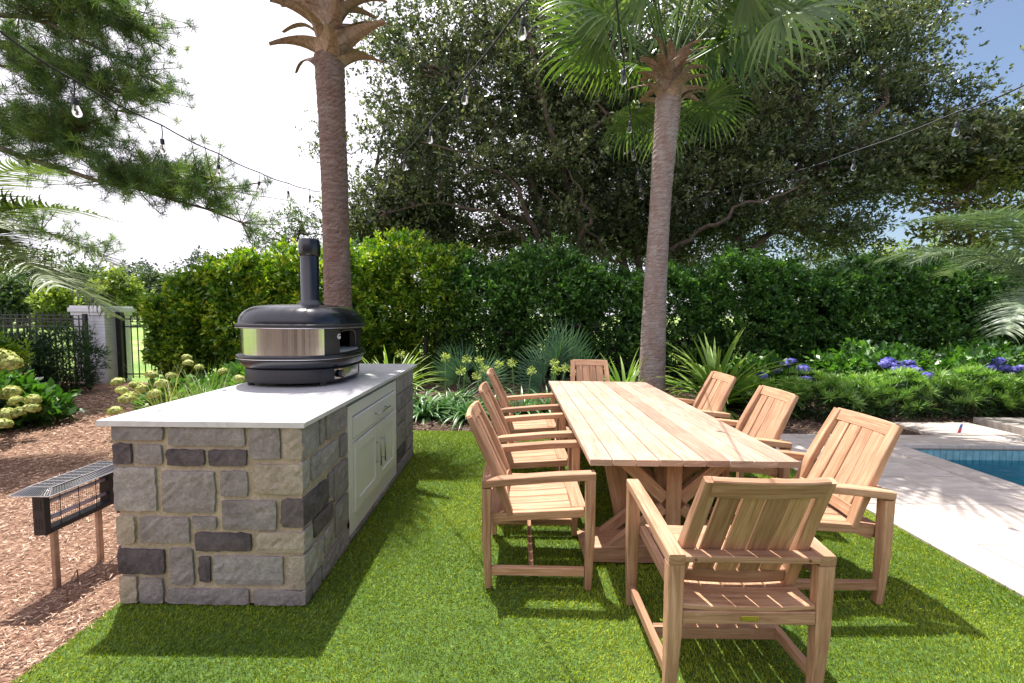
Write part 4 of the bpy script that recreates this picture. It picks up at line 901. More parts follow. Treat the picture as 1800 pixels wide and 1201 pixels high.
# ================================================================ OAKS
def limb(mb, pts, r0, r1, seg=8, wob=.12, n=10, rs=None):
    r = rs or random; P = interp(pts, n); Q = []
    for i, p in enumerate(P):
        f_ = i / n; Q.append(p + Vector((r.gauss(0, wob), r.gauss(0, wob), r.gauss(0, wob))) * (math.sin(f_ * math.pi) if 0 < i < n else 0))
    mb.tube(Q, [r0 * (1 - i / n) + r1 * i / n for i in range(n + 1)], seg, False); return Q
def tree(name, label, cat_, base, limbs, clusters, per, ll, lw, matl, matb, seed, r0=.2, flat=.6, group=None, clr=.55, links=True):
    t = thing(name, label, cat_, base, 0, group); B = Vector(base); rs = random.Random(seed); mb = MB(); skel = []
    for pts, a, b_ in limbs: skel += limb(mb, [Vector(p) - B for p in pts], a, b_, 8, .10, 12, rs)
    C = np.array([tuple(Vector(c) - B) for c in clusters])
    if links:
        SK = np.array([tuple(s) for s in skel])
        for c in C[::2]:
            d = np.linalg.norm(SK - c, axis=1); k = int(np.argmin(d + np.maximum(0, SK[:, 2] - c[2]) * 1.5))
            if d[k] > .25: limb(mb, [Vector(SK[k]), Vector(SK[k]).lerp(Vector(c), .5) + Vector((0, 0, -.08 * d[k])), Vector(c)], min(.05, .02 + .016 * d[k]), .007, 5, .06, 5, rs)
    mb.build('trunk', M[matb], t, True)
    n = len(C); k8 = 7; K = n * (per // k8); cc = np.repeat(C, per // k8, 0); off = RNG.normal(size=(K, 3)) * clr; off[:, 2] *= flat
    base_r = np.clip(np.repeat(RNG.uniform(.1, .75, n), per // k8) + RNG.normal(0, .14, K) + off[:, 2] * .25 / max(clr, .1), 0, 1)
    Nn = off / (np.linalg.norm(off, axis=1)[:, None] + 1e-6) + np.array([0, 0, .35]); Nn /= np.linalg.norm(Nn, axis=1)[:, None]
    V, F, Q = rosettes(cc + off, Nn, k8, ll, lw, 1.0, base_r)
    link('crown', mesh_np('crown', V, F, M[matl], Q), t, kind='stuff'); return t
def blob(n, cx, cy, cz, rx, ry, rz, lo=.35, seed=0, cond=None):
    r = np.random.default_rng(seed); out_ = []
    while len(out_) < n:
        d = r.normal(size=3); d /= np.linalg.norm(d); k = r.uniform(lo, 1) ** .5; p = (cx + d[0] * rx * k, cy + d[1] * ry * k, cz + d[2] * rz * k)
        if cond is None or cond(p): out_.append(p)
    return out_
A_ = lambda px, py, Y: at(px, py, Y)
Y0 = 12.6
bA = (A_(1010, 500, Y0).x, Y0, -.05)
oakA_limbs = [([bA, A_(996, 458, Y0), A_(950, 350, Y0 - .3), A_(900, 260, Y0 - .6), A_(820, 140, Y0 - 1)], .17, .05), ([A_(990, 440, Y0), A_(900, 365, Y0), A_(747, 307, Y0), A_(660, 300, Y0)], .11, .03),
              ([A_(990, 470, Y0), A_(860, 400, Y0 + .3), A_(700, 345, Y0 + .5)], .10, .03),
              ([bA, A_(1037, 454, Y0), A_(1000, 330, Y0 - .4), A_(960, 200, Y0 - .8), A_(930, 60, Y0 - 1)], .16, .05), ([A_(1020, 430, Y0), A_(985, 340, Y0 + .4), A_(900, 250, Y0 + .5), A_(860, 60, Y0 + .5)], .10, .03),
              ([A_(985, 300, Y0 - .5), A_(1060, 200, Y0 - .8), A_(1080, 60, Y0 - 1)], .07, .02),
              ([bA, A_(960, 440, Y0 - .6), A_(850, 370, Y0 - 1.2), A_(760, 350, Y0 - 1.6), A_(680, 375, Y0 - 1.8)], .09, .02), ([A_(960, 440, Y0 - .6), A_(900, 330, Y0 - 1.3), A_(820, 270, Y0 - 1.8), A_(740, 250, Y0 - 2)], .08, .02), ([A_(1010, 450, Y0 - .6), A_(1040, 380, Y0 - 1.4), A_(1000, 300, Y0 - 2)], .07, .02)]
def above(p): return p[2] > 1.5 + (p[0] - 0) * 0 + 1.9 + .5 * math.sin(p[0] * 1.3)
cl = blob(400, -.3, 13.1, 6.6, 4.5, 2.4, 5.2, .1, 1, lambda p: p[2] > 2.5 and p[0] > -4.1 and p[2] < 11.6) + blob(70, -3.2, 12.3, 3.9, 1.5, 1.3, 1.3, .1, 12)
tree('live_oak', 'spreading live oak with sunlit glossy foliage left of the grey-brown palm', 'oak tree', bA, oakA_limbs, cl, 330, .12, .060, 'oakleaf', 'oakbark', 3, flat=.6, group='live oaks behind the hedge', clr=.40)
Y1 = 13.0
bB = (A_(1140, 500, Y1).x, Y1, -.05)
oakB = [([bB, A_(1100, 458, Y1), A_(1062, 316, Y1), A_(1037, 220, Y1), A_(1020, 80, Y1)], .17, .05), ([bB, A_(1125, 458, Y1), A_(1108, 333, Y1), A_(1120, 180, Y1)], .14, .05),
        ([bB, A_(1177, 470, Y1), A_(1183, 333, Y1), A_(1200, 220, Y1), A_(1250, 60, Y1)], .18, .05), ([A_(1177, 440, Y1), A_(1258, 308, Y1 - .5), A_(1330, 200, Y1 - .8), A_(1420, 60, Y1 - 1)], .12, .04),
        ([bB, A_(1060, 440, Y1 - .8), A_(1000, 360, Y1 - 1.6), A_(960, 330, Y1 - 2)], .08, .02), ([A_(1180, 440, Y1 - .6), A_(1290, 370, Y1 - 1.6), A_(1400, 330, Y1 - 2.2)], .08, .02),
        ([A_(1175, 460, Y1), A_(1230, 400, Y1 + .5), A_(1310, 350, Y1 + .8), A_(1420, 320, Y1 + 1)], .09, .03)]
cl = blob(330, 4.6, 13.4, 7.0, 3.7, 2.2, 5.0, .1, 2, lambda p: p[2] > 3.3 + .5 * math.sin(p[0] * 2)) + blob(40, 4.0, 13.5, 4.0, 2.6, 1, .8, .1, 22)
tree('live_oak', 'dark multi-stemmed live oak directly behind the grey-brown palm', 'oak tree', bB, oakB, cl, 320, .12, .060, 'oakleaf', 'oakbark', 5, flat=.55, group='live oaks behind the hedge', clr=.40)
bC = (A_(1330, 500, Y0).x, Y0, -.05)
oakC = [([bC, A_(1262, 450, Y0), A_(1366, 358, Y0), A_(1440, 290, Y0 - .4), A_(1560, 180, Y0 - .9)], .15, .05), ([bC, A_(1310, 450, Y0), A_(1400, 380, Y0 + .5), A_(1540, 330, Y0 + .8), A_(1680, 300, Y0 + .8)], .12, .03),
        ([A_(1366, 358, Y0), A_(1500, 260, Y0), A_(1600, 220, Y0), A_(1680, 205, Y0)], .08, .02), ([A_(1400, 330, Y0), A_(1420, 200, Y0), A_(1480, 60, Y0 + .5)], .09, .03)]
def condC(p):
    if p[2] < 3.4 + .25 * math.sin(p[0] * 2.2): return False
    if p[0] > 10.6 and p[2] < 5.4: return False
    if p[0] > 11.9 and p[2] > 7.2: return p[2] > 9.6 and p[0] < 12.7
    if p[2] > 11.6: return False
    return True
cl = blob(370, 9.5, 13.0, 7.0, 4.9, 2.2, 4.9, .1, 3, condC) + blob(110, 13.6, 12.0, 5.9, 2.4, 1.4, .75, .1, 33)
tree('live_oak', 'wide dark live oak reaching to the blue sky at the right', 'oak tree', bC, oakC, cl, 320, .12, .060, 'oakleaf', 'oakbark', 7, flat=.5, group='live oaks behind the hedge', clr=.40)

# ================================================================ HEDGE
def shrub(name, label, cat_, loc, rx, ry, z0, z1, nros, per, ll, lw, mat, group=None, seed=0, nstem=5, yel=0):
    t = thing(name, label, cat_, (loc[0], loc[1], -.03), 0, group); r = np.random.default_rng(seed); rs = random.Random(seed)
    d = r.normal(size=(nros, 3)); d /= np.linalg.norm(d, axis=1)[:, None]; k = r.uniform(.40, 1, nros) ** .35
    ph = r.uniform(0, 6, 6)
    bump = 1 + .13 * np.sin(d[:, 0] * 6 + ph[0]) * np.cos(d[:, 2] * 5 + ph[3]) + .10 * np.sin(d[:, 2] * 8 + ph[1]) + .08 * np.sin(d[:, 1] * 9 + d[:, 0] * 7 + ph[2]) + np.abs(r.normal(0, .045, nros))
    pw_ = lambda v: np.sign(v) * np.abs(v) ** .84
    C = np.stack([pw_(d[:, 0]) * rx * k * bump, pw_(d[:, 1]) * ry * k * bump, (z0 + z1) / 2 + pw_(d[:, 2]) * (z1 - z0) / 2 * k * bump], 1)
    Nn = d * .8 + np.array([0, 0, .6]); Nn /= np.linalg.norm(Nn, axis=1)[:, None]
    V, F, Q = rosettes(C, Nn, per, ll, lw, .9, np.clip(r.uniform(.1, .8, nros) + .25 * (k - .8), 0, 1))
    link('foliage', mesh_np('foliage', V, F, mat, Q), t, kind='stuff')
    mb = MB()
    for i in range(nstem):
        x = rs.uniform(-rx * .6, rx * .6); y = rs.uniform(-ry * .3, ry * .3); limb(mb, [(x * .5, y * .5, 0), (x * .8, y, z0 + .1), (x * 1.1, y * 1.3, (z0 + z1) / 2)], .022, .01, 6, .04, 6, rs)
        limb(mb, [(x * .6, y, z0 * .5), (x * .3 + .15, y, z0 + .3)], .014, .006, 5, .03, 4, rs)
    mb.build('stems', M['stem'], t, True); return t
GH = 'shrubs of the tall screening hedge'
hx = [(-6.30, 8.30, .50, .6, .25, 2.10, 'hedgey', 'lowest yellow-green shrub of the hedge, beside the iron gate'),
      (-5.20, 8.40, .72, .75, .25, 2.72, 'hedgey', 'bright yellow-green shrub of the hedge behind the oven on the left'),
      (-3.75, 8.7, .95, .8, .25, 2.82, 'hedgey', 'yellow-green shrub of the hedge just left of the red-brown palm trunk'),
      (-2.15, 9.9, 1.15, .8, .02, 3.05, 'hedgey', 'yellow-tipped shrub of the hedge right of the pizza oven chimney'),
      (-2.95, 9.35, .85, .75, .05, 2.80, 'hedgey', 'yellow-green hedge shrub hidden mostly by the red-brown palm trunk'),
      (-.75, 9.9, 1.12, .8, .02, 2.85, 'hedge', 'dark green shrub of the hedge behind the iris-like plants, left of the spiky tall one'),
      (.75, 9.9, 1.12, .8, .02, 2.80, 'hedge', 'dark green shrub of the hedge behind the far left chairs'),
      (2.2, 9.9, 1.12, .8, .02, 2.75, 'hedge', 'dark green shrub of the hedge left of the grey-brown palm trunk'),
      (3.7, 9.9, 1.12, .8, .02, 2.75, 'hedge', 'dark green shrub of the hedge right of the grey-brown palm trunk'),
      (5.2, 9.9, 1.12, .8, .02, 2.8, 'hedge', 'dark green shrub of the hedge behind the leftmost blue hydrangea'),
      (6.7, 9.9, 1.12, .8, .02, 2.85, 'hedge', 'dark green shrub of the hedge behind the middle blue hydrangeas'),
      (8.2, 9.9, 1.12, .8, .02, 2.85, 'hedge', 'dark green shrub of the hedge below the magnolia'),
      (9.8, 9.9, 1.12, .8, .05, 2.8, 'hedge', 'dark green shrub of the hedge behind the drooping feather palm'),
      (11.5, 9.9, 1.1, .8, .05, 2.8, 'hedge', 'dark green shrub of the hedge at the right edge')]
for i, (x, y, rx, ry, z0, z1, mt, lb) in enumerate(hx):
    z1 += .13 * math.sin(i * 2.3) * (i > 2); shrub('hedge_shrub', lb, 'shrub', (x, y + .12 * math.sin(i * 1.9)), rx, ry, z0, z1, 3200 if mt == 'hedge' else 2600, 9, .098, .054, M[mt], GH, i + 40, 7)

# shrubs by the left fence
GS = 'feathery evergreen shrubs against the iron fence'
for i, (x, y, rx, z1, lb) in enumerate([(-8.1, 7.7, .42, 1.12, 'feathery evergreen shrub in front of the white brick pillar'), (-8.75, 7.5, .45, 1.05, 'middle feathery evergreen shrub against the iron fence'),
                                        (-9.6, 7.3, .5, 1.05, 'feathery evergreen shrub at the left end of the iron fence'), (-8.2, 6.5, .42, 1.15, 'tall light green leafy shrub at the left edge before the fence')]):
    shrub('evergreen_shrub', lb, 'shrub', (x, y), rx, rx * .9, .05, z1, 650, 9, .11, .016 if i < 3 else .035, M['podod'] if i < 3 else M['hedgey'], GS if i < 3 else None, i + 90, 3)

# ================================================================ HYDRANGEAS
def flower_head(name, rx, rz, mat, seed, n=110, sz=.022):
    r = np.random.default_rng(seed); d = r.normal(size=(n, 3)); d[:, 2] = np.abs(d[:, 2]) * 1.0 - .25; d /= np.linalg.norm(d, axis=1)[:, None]
    P = d * np.array([rx, rx, rz]) * r.uniform(.74, 1.06, (n, 1)); parts = []
    rn = np.clip(r.normal(.5, .2, n), 0, 1)
    for k in range(2):
        t1 = np.cross(d, r.normal(size=(n, 3))); t1 /= np.linalg.norm(t1, axis=1)[:, None]; s = np.cross(d, t1)
        a = sz * r.uniform(.7, 1.1, (n, 1)); V = np.stack([P - t1 * a, P - s * a + d * a * .35, P + t1 * a, P + s * a + d * a * .35], 1).reshape(-1, 3)
        parts.append((V, np.arange(n * 4).reshape(n, 4), np.repeat(rn, 4)))
    # inner mass
    m_ = 12; th = np.linspace(0, 2 * np.pi, m_, endpoint=False); V = []; F = []
    for j, ph in enumerate(np.linspace(-.5, 1.5, 6)):
        for t_ in th: V.append((math.cos(ph) * math.cos(t_) * rx * .74, math.cos(ph) * math.sin(t_) * rx * .74, math.sin(ph) * rz * .74))
    F = [(j * m_ + i, j * m_ + (i + 1) % m_, (j + 1) * m_ + (i + 1) % m_, (j + 1) * m_ + i) for j in range(5) for i in range(m_)]
    parts.append((np.array(V), np.array(F), np.full(len(V), .15)))
    V, F, Q = cat(parts); return mesh_np(name, V, F, mat, Q)
HB = [flower_head('flower_head', .085, .06, M['blue'], i) for i in range(3)]
HL = [flower_head('flower_head', .085, .075, M['lime'], 10 + i, 190, .019) for i in range(3)]
def hydrangea(label, loc, rx, ry, z1, heads, hm, sz, group, seed, leafmat='hydleaf'):
    t = shrub('hydrangea', label, 'hydrangea', loc, rx, ry, .03, z1, 150, 7, .15, .085, M[leafmat], group, seed, 3)
    r = random.Random(seed)
    for p in heads:
        q = Vector(p) - Vector((loc[0], loc[1], -.03)); s = sz * r.uniform(.85, 1.15)
        link('flower_head', hm[r.randrange(3)], t, q, (R(r.uniform(-25, 25)), R(r.uniform(-25, 25)), r.uniform(0, 6)), (s, s, s))
    return t
GB = 'blue hydrangeas behind the feathery bed'
hydrangea('blue hydrangea at the left end of the bed, beside the spiky plant', (4.15, 7.1), .45, .35, .78, [A_(*p) for p in ((1341, 661, 6.7), (1378, 643, 6.9), (1390, 636, 7.0), (1412, 649, 6.9), (1366, 650, 6.9), (1418, 668, 6.7))], HB, .95, GB, 1)
hydrangea('blue hydrangea with the densest row of flowers, middle of the bed', (6.3, 7.5), .75, .4, .95, [A_(*p) for p in ((1553, 642, 7.1), (1566, 645, 7.1), (1573, 651, 7.0), (1580, 641, 7.2), (1590, 648, 7.1), (1601, 648, 7.1), (1611, 652, 7.0), (1597, 640, 7.2), (1629, 661, 6.9), (1560, 636, 7.2))], HB, 1.0, GB, 2)
hydrangea('pale blue hydrangea at the right edge of the bed', (8.2, 7.5), .6, .4, .85, [A_(*p) for p in ((1742, 647, 7.1), (1755, 636, 7.2), (1765, 648, 7.0), (1778, 652, 7.0), (1796, 648, 7.1))], HB, 1.0, GB, 3)
GL = 'lime-flowered hydrangeas by the mulch path'
hydrangea('lime-flowered hydrangea low at the left edge of the mulch path', (-6.5, 5.55), .45, .3, .40, [A_(*p) for p in ((14, 696, 5.2), (28, 706, 5.1), (58, 704, 5.0), (36, 726, 4.9), (56, 718, 4.95), (10, 730, 4.9), (4, 748, 4.6), (20, 690, 5.2))], HL, .95, GL, 4)
hydrangea('tall lime-flowered hydrangea cut off by the left edge', (-6.55, 5.35), .28, .3, .66, [A_(*p) for p in ((14, 640, 4.9), (4, 632, 4.9), (-20, 650, 4.9))], HL, 1.35, GL, 5)
hydrangea('lime-flowered hydrangea between the mulch path and the counter end', (-4.75, 6.2), .55, .38, .42, [A_(*p) for p in ((208, 673, 5.9), (214, 689, 5.6), (230, 696, 5.5), (248, 684, 5.7), (272, 694, 5.6), (202, 724, 5.0), (266, 660, 6.1), (236, 678, 5.7), (222, 703, 5.4), (284, 676, 5.8))], HL, .85, GL, 6)
hydrangea('lime-flowered hydrangea behind the counter left of the oven', (-4.1, 6.75), .5, .4, .66, [A_(*p) for p in ((328, 630, 6.3), (350, 647, 6.2), (331, 640, 6.2), (420, 667, 6.0), (392, 655, 6.1), (300, 662, 6.0))], HL, .8, GL, 7)

# ================================================================ STRAP-LEAVED PLANTS
def blade_mesh(Ln, w, arch, mat, seed, n=9, wpos=.3):
    r = np.random.default_rng(seed); V = []; F = []; pr = None
    for i in range(n + 1):
        f_ = i / n; x = Ln * (f_ * math.sin(arch * f_ * .9)); z = Ln * f_ * math.cos(arch * f_ * .95); ww = w * (.55 + .45 * min(1, f_ / wpos)) * (1 - max(0, (f_ - .45) / .56) ** 1.7)
        V += [(x, -ww / 2, z + ww * .2), (x, 0, z), (x, ww / 2, z + ww * .2)]
        if i: b = (i - 1) * 3; F += [(b, b + 3, b + 4, b + 1), (b + 1, b + 4, b + 5, b + 2)]
    return mesh_np('leaf', np.array(V), np.array(F), mat, np.clip(np.linspace(.25, .85, (n + 1)).repeat(3) + r.normal(0, .08), 0, 1))
LM = {}
def strap_plant(name, label, cat_, loc, nleaf, Ln, w, mat, lean, arch, group, seed):
    t = thing(name, label, cat_, (loc[0], loc[1], -.02), 0, group); r = random.Random(seed)
    key = (name, mat)
    if key not in LM: LM[key] = [blade_mesh(1, w, arch * k, M[mat], i) for i, k in enumerate((.45, .8, 1.1, 1.45, .6, 1.8))]
    for i in range(nleaf):
        a = i * 2.39996; f_ = i / nleaf; s = Ln * r.uniform(.72, 1.1)
        link('leaf', LM[key][(i * 5 + int(f_ * 3)) % 6], t, (r.gauss(0, .03), r.gauss(0, .03), 0), (0, R(6 + lean * f_ + r.uniform(-6, 8)), a + r.uniform(-.3, .3)), (s, s, s))
    return t
GY = 'spiky strap-leaved plants along the hedge'
def gp(px, Y): return (A_(px, 660, Y).x, Y)
strap_plant('iris_plant', 'bright green sword-leaved plant just right of the pizza oven', 'plant', gp(688, 7.0), 110, 1.05, .056, 'yuccag', 48, .55, GY, 1)
strap_plant('iris_plant', 'yellow-green sword-leaved plant left of the grey-brown palm base', 'plant', gp(1098, 7.2), 90, .95, .052, 'yuccag', 52, .7, GY, 2)
strap_plant('iris_plant', 'large bright sword-leaved plant right of the grey-brown palm base', 'plant', gp(1262, 6.9), 140, 1.38, .052, 'yuccag', 60, .9, GY, 3)
GF = 'dwarf palmettos in the bed below the hedge'
def palmetto(label, loc, specs, Rr, seed):
    t = thing('dwarf_palmetto', label, 'palmetto', (loc[0], loc[1], -.02), 0, GF); r = random.Random(seed)
    fm = [fan_mesh('frond', Rr, M['yucca'], Rr * .7, nseg=19, span=R(135), droop=.22, seed=seed + i, wseg=.020, costa=.1) for i in range(3)]
    for i, (a, el, s) in enumerate(specs): link('frond', fm[i % 3], t, (0, 0, 0), (R(r.uniform(50, 95)) * r.choice((-1, 1)), -R(el), R(a)), (s, s, s))
palmetto('blue-green dwarf palmetto above the agapanthus clumps', gp(820, 7.4), [(180, 62, 1), (0, 55, 1), (20, 35, 1), (200, 75, 1.05), (340, 45, .95), (150, 45, .9), (90, 70, 1), (260, 60, .9)], .62, 5)
palmetto('tall blue-green dwarf palmetto left of the far head chair', gp(982, 7.3), [(175, 80, 1.2), (5, 72, 1.15), (190, 52, 1), (350, 48, 1), (90, 80, 1.2), (265, 68, .95), (205, 32, .9), (20, 85, 1.25)], .70, 8)
GA = 'agapanthus clumps at the back edge of the turf'
aga = [((745, 6.05), 'agapanthus clump right beside the far end of the stone counter', 46), ((782, 6.35), 'agapanthus clump second from the stone counter', 46), ((822, 5.95), 'largest bright agapanthus clump at the mulch edge behind the chairs', 60), ((862, 6.5), 'agapanthus clump directly behind the far left chair back', 46),
       ((915, 6.3), 'agapanthus clump seen over the arms of the far left chair', 46), ((960, 6.6), 'agapanthus clump at the left corner of the table end', 40), ((1010, 6.7), 'agapanthus clump behind the far head chair', 40),
       ((800, 6.75), 'rearmost agapanthus clump under the blue-green palmetto', 44), ((735, 6.5), 'agapanthus clump half hidden behind the far corner of the stone counter', 40)]
at_ = []
for i, ((px, Y), lb, nl) in enumerate(aga):
    at_.append(strap_plant('agapanthus', lb, 'agapanthus', gp(px, Y), nl + 34, .56, .066, 'agaleaf', 55, 1.25, GA, 20 + i))
um = []
for s_ in range(2):
    parts = []; n = 46; d = unit(n, .25, .9)
    parts.append(leaf_quads(d * .004, d, .075 * RNG.uniform(.8, 1.1, n), .006, np.full(n, .3))); parts.append(leaf_quads(d * .050, d, .032 * RNG.uniform(.7, 1.2, n), .014, np.clip(RNG.normal(.6, .2, n), 0, 1), wide=.6))
    V, F, Q = cat(parts); um.append(mesh_np('flower_head', V, F, M['agaflower'], Q))
for px, py in ((704, 623), (810, 652), (820, 632), (843, 634), (851, 648), (838, 661), (877, 641), (900, 638), (934, 652), (975, 639), (977, 651), (994, 647), (783, 628), (1009, 655)):
    Y = random.uniform(6.15, 6.7); p = A_(px, py, Y); par = min(at_, key=lambda t: (t.location.x - p.x) ** 2 + (t.location.y - p.y) ** 2); b = par.location
    q = p - b; st = MB().tube([(q.x * .6, q.y * .6, .05), (q.x * .8, q.y * .8, q.z * .6), tuple(q)], [.006, .005, .004], 6).build('flower_stem', M['greenstem'], par, True)
    link('flower_head', um[0 if px % 2 else 1], st, q, (0, 0, px), (1.05,) * 3)

# ================================================================ FEATHERY BED ON THE RIGHT
def whorl(seed, n=26, ln=.15, w=.017):
    r = np.random.default_rng(seed); a = np.arange(n) * 2.4; el = r.uniform(.05, 1.15, n); D = np.stack([np.cos(a) * np.cos(el), np.sin(a) * np.cos(el), np.sin(el)], 1)
    l = ln * r.uniform(.75, 1.1, n) * (1 - .3 * (el / 1.2)); V, F, Q = leaf_quads(D * .008, D, l, w, np.clip(.35 + el * .4 + r.normal(0, .08, n), 0, 1), roll=np.zeros(n), fold=.1)
    return mesh_np('leaf_whorl', V, F, M['podo'], Q)
WH = [whorl(i) for i in range(4)]
GPd = 'podocarpus shrubs filling the bed by the patio'
pod = [(3.95, 6.45, 'low podocarpus shrub at the left end of the bed, behind the middle right chair', .52), (4.55, 6.35, 'podocarpus shrub second from the left end of the bed', .62), (5.2, 6.45, 'podocarpus shrub under the row of blue hydrangea flowers, left half', .58), (5.85, 6.55, 'podocarpus shrub behind the little flag, left side', .68),
       (6.5, 6.6, 'podocarpus shrub behind the travertine slab', .57), (7.2, 6.65, 'podocarpus shrub in front of the pale blue hydrangea', .69), (7.95, 6.6, 'podocarpus shrub cut off by the right edge', .60)]
for i, (x, y, lb, h) in enumerate(pod):
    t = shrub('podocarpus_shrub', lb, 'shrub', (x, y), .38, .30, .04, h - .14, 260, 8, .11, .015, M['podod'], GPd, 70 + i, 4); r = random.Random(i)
    for k in range(60):
        a = r.uniform(0, 2 * math.pi); e = math.acos(r.uniform(-.05, .95)); e = math.pi / 2 - e if False else e
        dx, dy, dz = math.sin(e) * math.cos(a), math.sin(e) * math.sin(a), math.cos(e); kk = r.uniform(.85, 1.1)
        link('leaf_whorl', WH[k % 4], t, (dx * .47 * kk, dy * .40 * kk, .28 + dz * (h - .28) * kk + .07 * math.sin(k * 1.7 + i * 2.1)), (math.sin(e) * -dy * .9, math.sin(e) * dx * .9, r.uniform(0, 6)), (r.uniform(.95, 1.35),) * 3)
# light green undergrowth behind the hydrangeas
for i, (x, y, lb) in enumerate([(7.35, 8.4, 'light green broad-leaved shrub behind the middle hydrangeas'), (9.3, 8.4, 'light green broad-leaved shrub behind the pale blue hydrangea')]):
    shrub('leafy_shrub', lb, 'shrub', (x, y), .95, .45, .1, .95, 330, 7, .12, .055, M['hedge'], 'broad-leaved shrubs below the hedge', 300 + i, 4)

# ================================================================ ORNAMENTAL GRASSES
def tuft(label, loc, n, Ln, seed, mat='grassy', spread=.8, wd=.004):
    r = np.random.default_rng(seed); parts = []; seg = 7; V = []; F = []; Q = []; o_ = 0
    for i in range(n):
        a = r.uniform(0, 6.28); l = Ln * r.uniform(.6, 1.1); bx, by = r.normal(0, .05, 2); le = r.uniform(.15, 1) * spread; q = float(np.clip(r.normal(.5, .2), 0, 1))
        for k in range(seg + 1):
            f_ = k / seg; ang = le * (.35 + 1.25 * f_); x = l * f_ * math.sin(ang); z = l * f_ * math.cos(ang) ; w = wd * (1 - f_ * .8)
            V += [(bx + math.cos(a) * x - math.sin(a) * w, by + math.sin(a) * x + math.cos(a) * w, max(.0, z)), (bx + math.cos(a) * x + math.sin(a) * w, by + math.sin(a) * x - math.cos(a) * w, max(.0, z))]; Q += [q, q]
            if k: b = o_ + (k - 1) * 2; F.append((b, b + 2, b + 3, b + 1))
        o_ += (seg + 1) * 2
    t = thing('grass_tuft', label, 'ornamental grass', (loc[0], loc[1], -.03), 0, 'fine ornamental grass tufts')
    link('blades', mesh_np('blades', np.array(V), np.array(F), M[mat], Q), t, kind='stuff')
tuft('pale fine grass tuft beside the near left end of the counter, behind the zapper', (-2.75, 3.45), 260, .62, 1)
tuft('arching grass tuft behind the counter among the lime hydrangeas', (-3.55, 4.9), 420, .95, 2, 'yuccag')
tuft('thin pale grass tuft leaning over the mulch path', (-4.1, 5.0), 130, .95, 3)
tuft('green grass tuft behind the counter just left of the oven', (-2.95, 5.1), 380, .95, 4, 'yuccag', .7)

# ================================================================ PINE BRANCHES
def pine():
    AP = lambda x, y, Y: at(x, y, Y * 1.45)
    t = thing('pine_tree', 'long-needled pine with branches reaching in from the upper left', 'pine tree', (-17.2, 9.6, -.03)); B = Vector(t.location); rs = random.Random(9)
    MB().tube([(0, 0, 0), (.1, 0, 5), (.15, 0, 11), (.1, 0, 16)], [.38, .32, .24, .1], 16).build('trunk', M['oakbark'], t, True)
    brs = [[(-17.0, 9.6, 7.2), AP(-40, 250, 6.6), AP(90, 290, 6.5), AP(210, 330, 6.4), AP(330, 355, 6.3), AP(425, 392, 6.2)],
           [AP(200, 320, 6.4), AP(300, 310, 6.2), AP(375, 330, 6.1)], [AP(110, 270, 6.5), AP(150, 220, 6.5), AP(60, 215, 6.6)],
           [(-17.0, 9.6, 10.0), AP(-30, 20, 6.6), AP(80, 40, 6.5), AP(190, 90, 6.4), AP(292, 155, 6.3)], [AP(60, 30, 6.5), AP(150, 10, 6.4), AP(245, 50, 6.2)],
           [(-17.0, 9.6, 8.4), AP(-20, 122, 6.8), AP(100, 110, 6.6), AP(205, 195, 6.5)], [AP(100, 110, 6.6), AP(165, 150, 6.4), AP(235, 165, 6.3)],
           [AP(-20, 60, 6.8), AP(60, 130, 6.7), AP(110, 190, 6.6)], [(-17.0, 9.6, 5.0), AP(-30, 380, 7.2), AP(60, 400, 7.2), AP(180, 452, 7.2)], [AP(-20, -40, 6.4), AP(120, -30, 6.2), AP(210, 10, 6.1)],
           [AP(-20, 190, 6.9), AP(40, 235, 6.8), AP(120, 255, 6.6)]]
    mb = MB(); tips = []
    for k, b in enumerate(brs):
        Q = limb(mb, [Vector(p) - B for p in b],   .11 if k in (0, 3) else .05, .016, 8, .045, 14, rs)
        for i, q in enumerate(Q):
            if i < 3 and k in (0, 3, 5, 8): continue
            for j in range(12 if k in (0, 1, 3, 4) else 7):
                e = q + Vector((rs.gauss(.16, .34), rs.gauss(0, .45), rs.gauss(.06, .27))); mb.tube([q, q.lerp(e, .5) + Vector((0, 0, -.02)), e], [.012, .009, .006], 4, False); tips.append(e); tips.append(q.lerp(e, .6))
    mb.build('branches', M['oakbark'], t, True)
    C = np.array([tuple(p) for p in tips]); n = 52; k = len(C) * n; D = unit(k, .25) + np.array([.25, 0, 0]); D /= np.linalg.norm(D, axis=1)[:, None]; P = np.repeat(C, n, 0) + RNG.normal(size=(k, 3)) * .016
    rn = np.clip(np.repeat(RNG.uniform(.15, .8, len(C)), n) + RNG.normal(0, .12, k), 0, 1)
    V, F, Q = leaf_quads(P, D, RNG.uniform(.15, .25, k), .0095, rn, wide=.3); link('needles', mesh_np('needles', V, F, M['needle'], Q), t, kind='stuff')
pine()

# ================================================================ MAGNOLIA, SMALL AIRY TREE, BACKGROUND TREES
mb_ = (A_(1705, 500, 11.6).x, 11.6, -.05)
tree('magnolia_tree', 'slender magnolia with bronze-green leaves at the right above the hedge', 'magnolia', mb_, [([mb_, A_(1705, 440, 11.6), A_(1700, 330, 11.6), A_(1712, 250, 11.6)], .07, .02)],
     blob(95, A_(1710, 365, 11.6).x, 11.6, A_(1710, 365, 11.6).z, 1.5, .9, 1.55, .05, 41), 34, .17, .075, 'magnolia', 'oakbark', 17, clr=.22)
sb = (A_(520, 500, 17).x, 17, -.05)
tree('airy_tree', 'small airy light green tree behind the oven chimney', 'tree', sb, [([sb, A_(520, 450, 17), A_(530, 390, 17)], .09, .03), ([A_(520, 450, 17), A_(490, 410, 17)], .05, .02)],
     blob(75, A_(527, 430, 17).x, 17, A_(527, 430, 17).z, 1.75, 1.2, 1.5, .05, 42), 70, .12, .05, 'fartree', 'oakbark', 18, clr=.28)
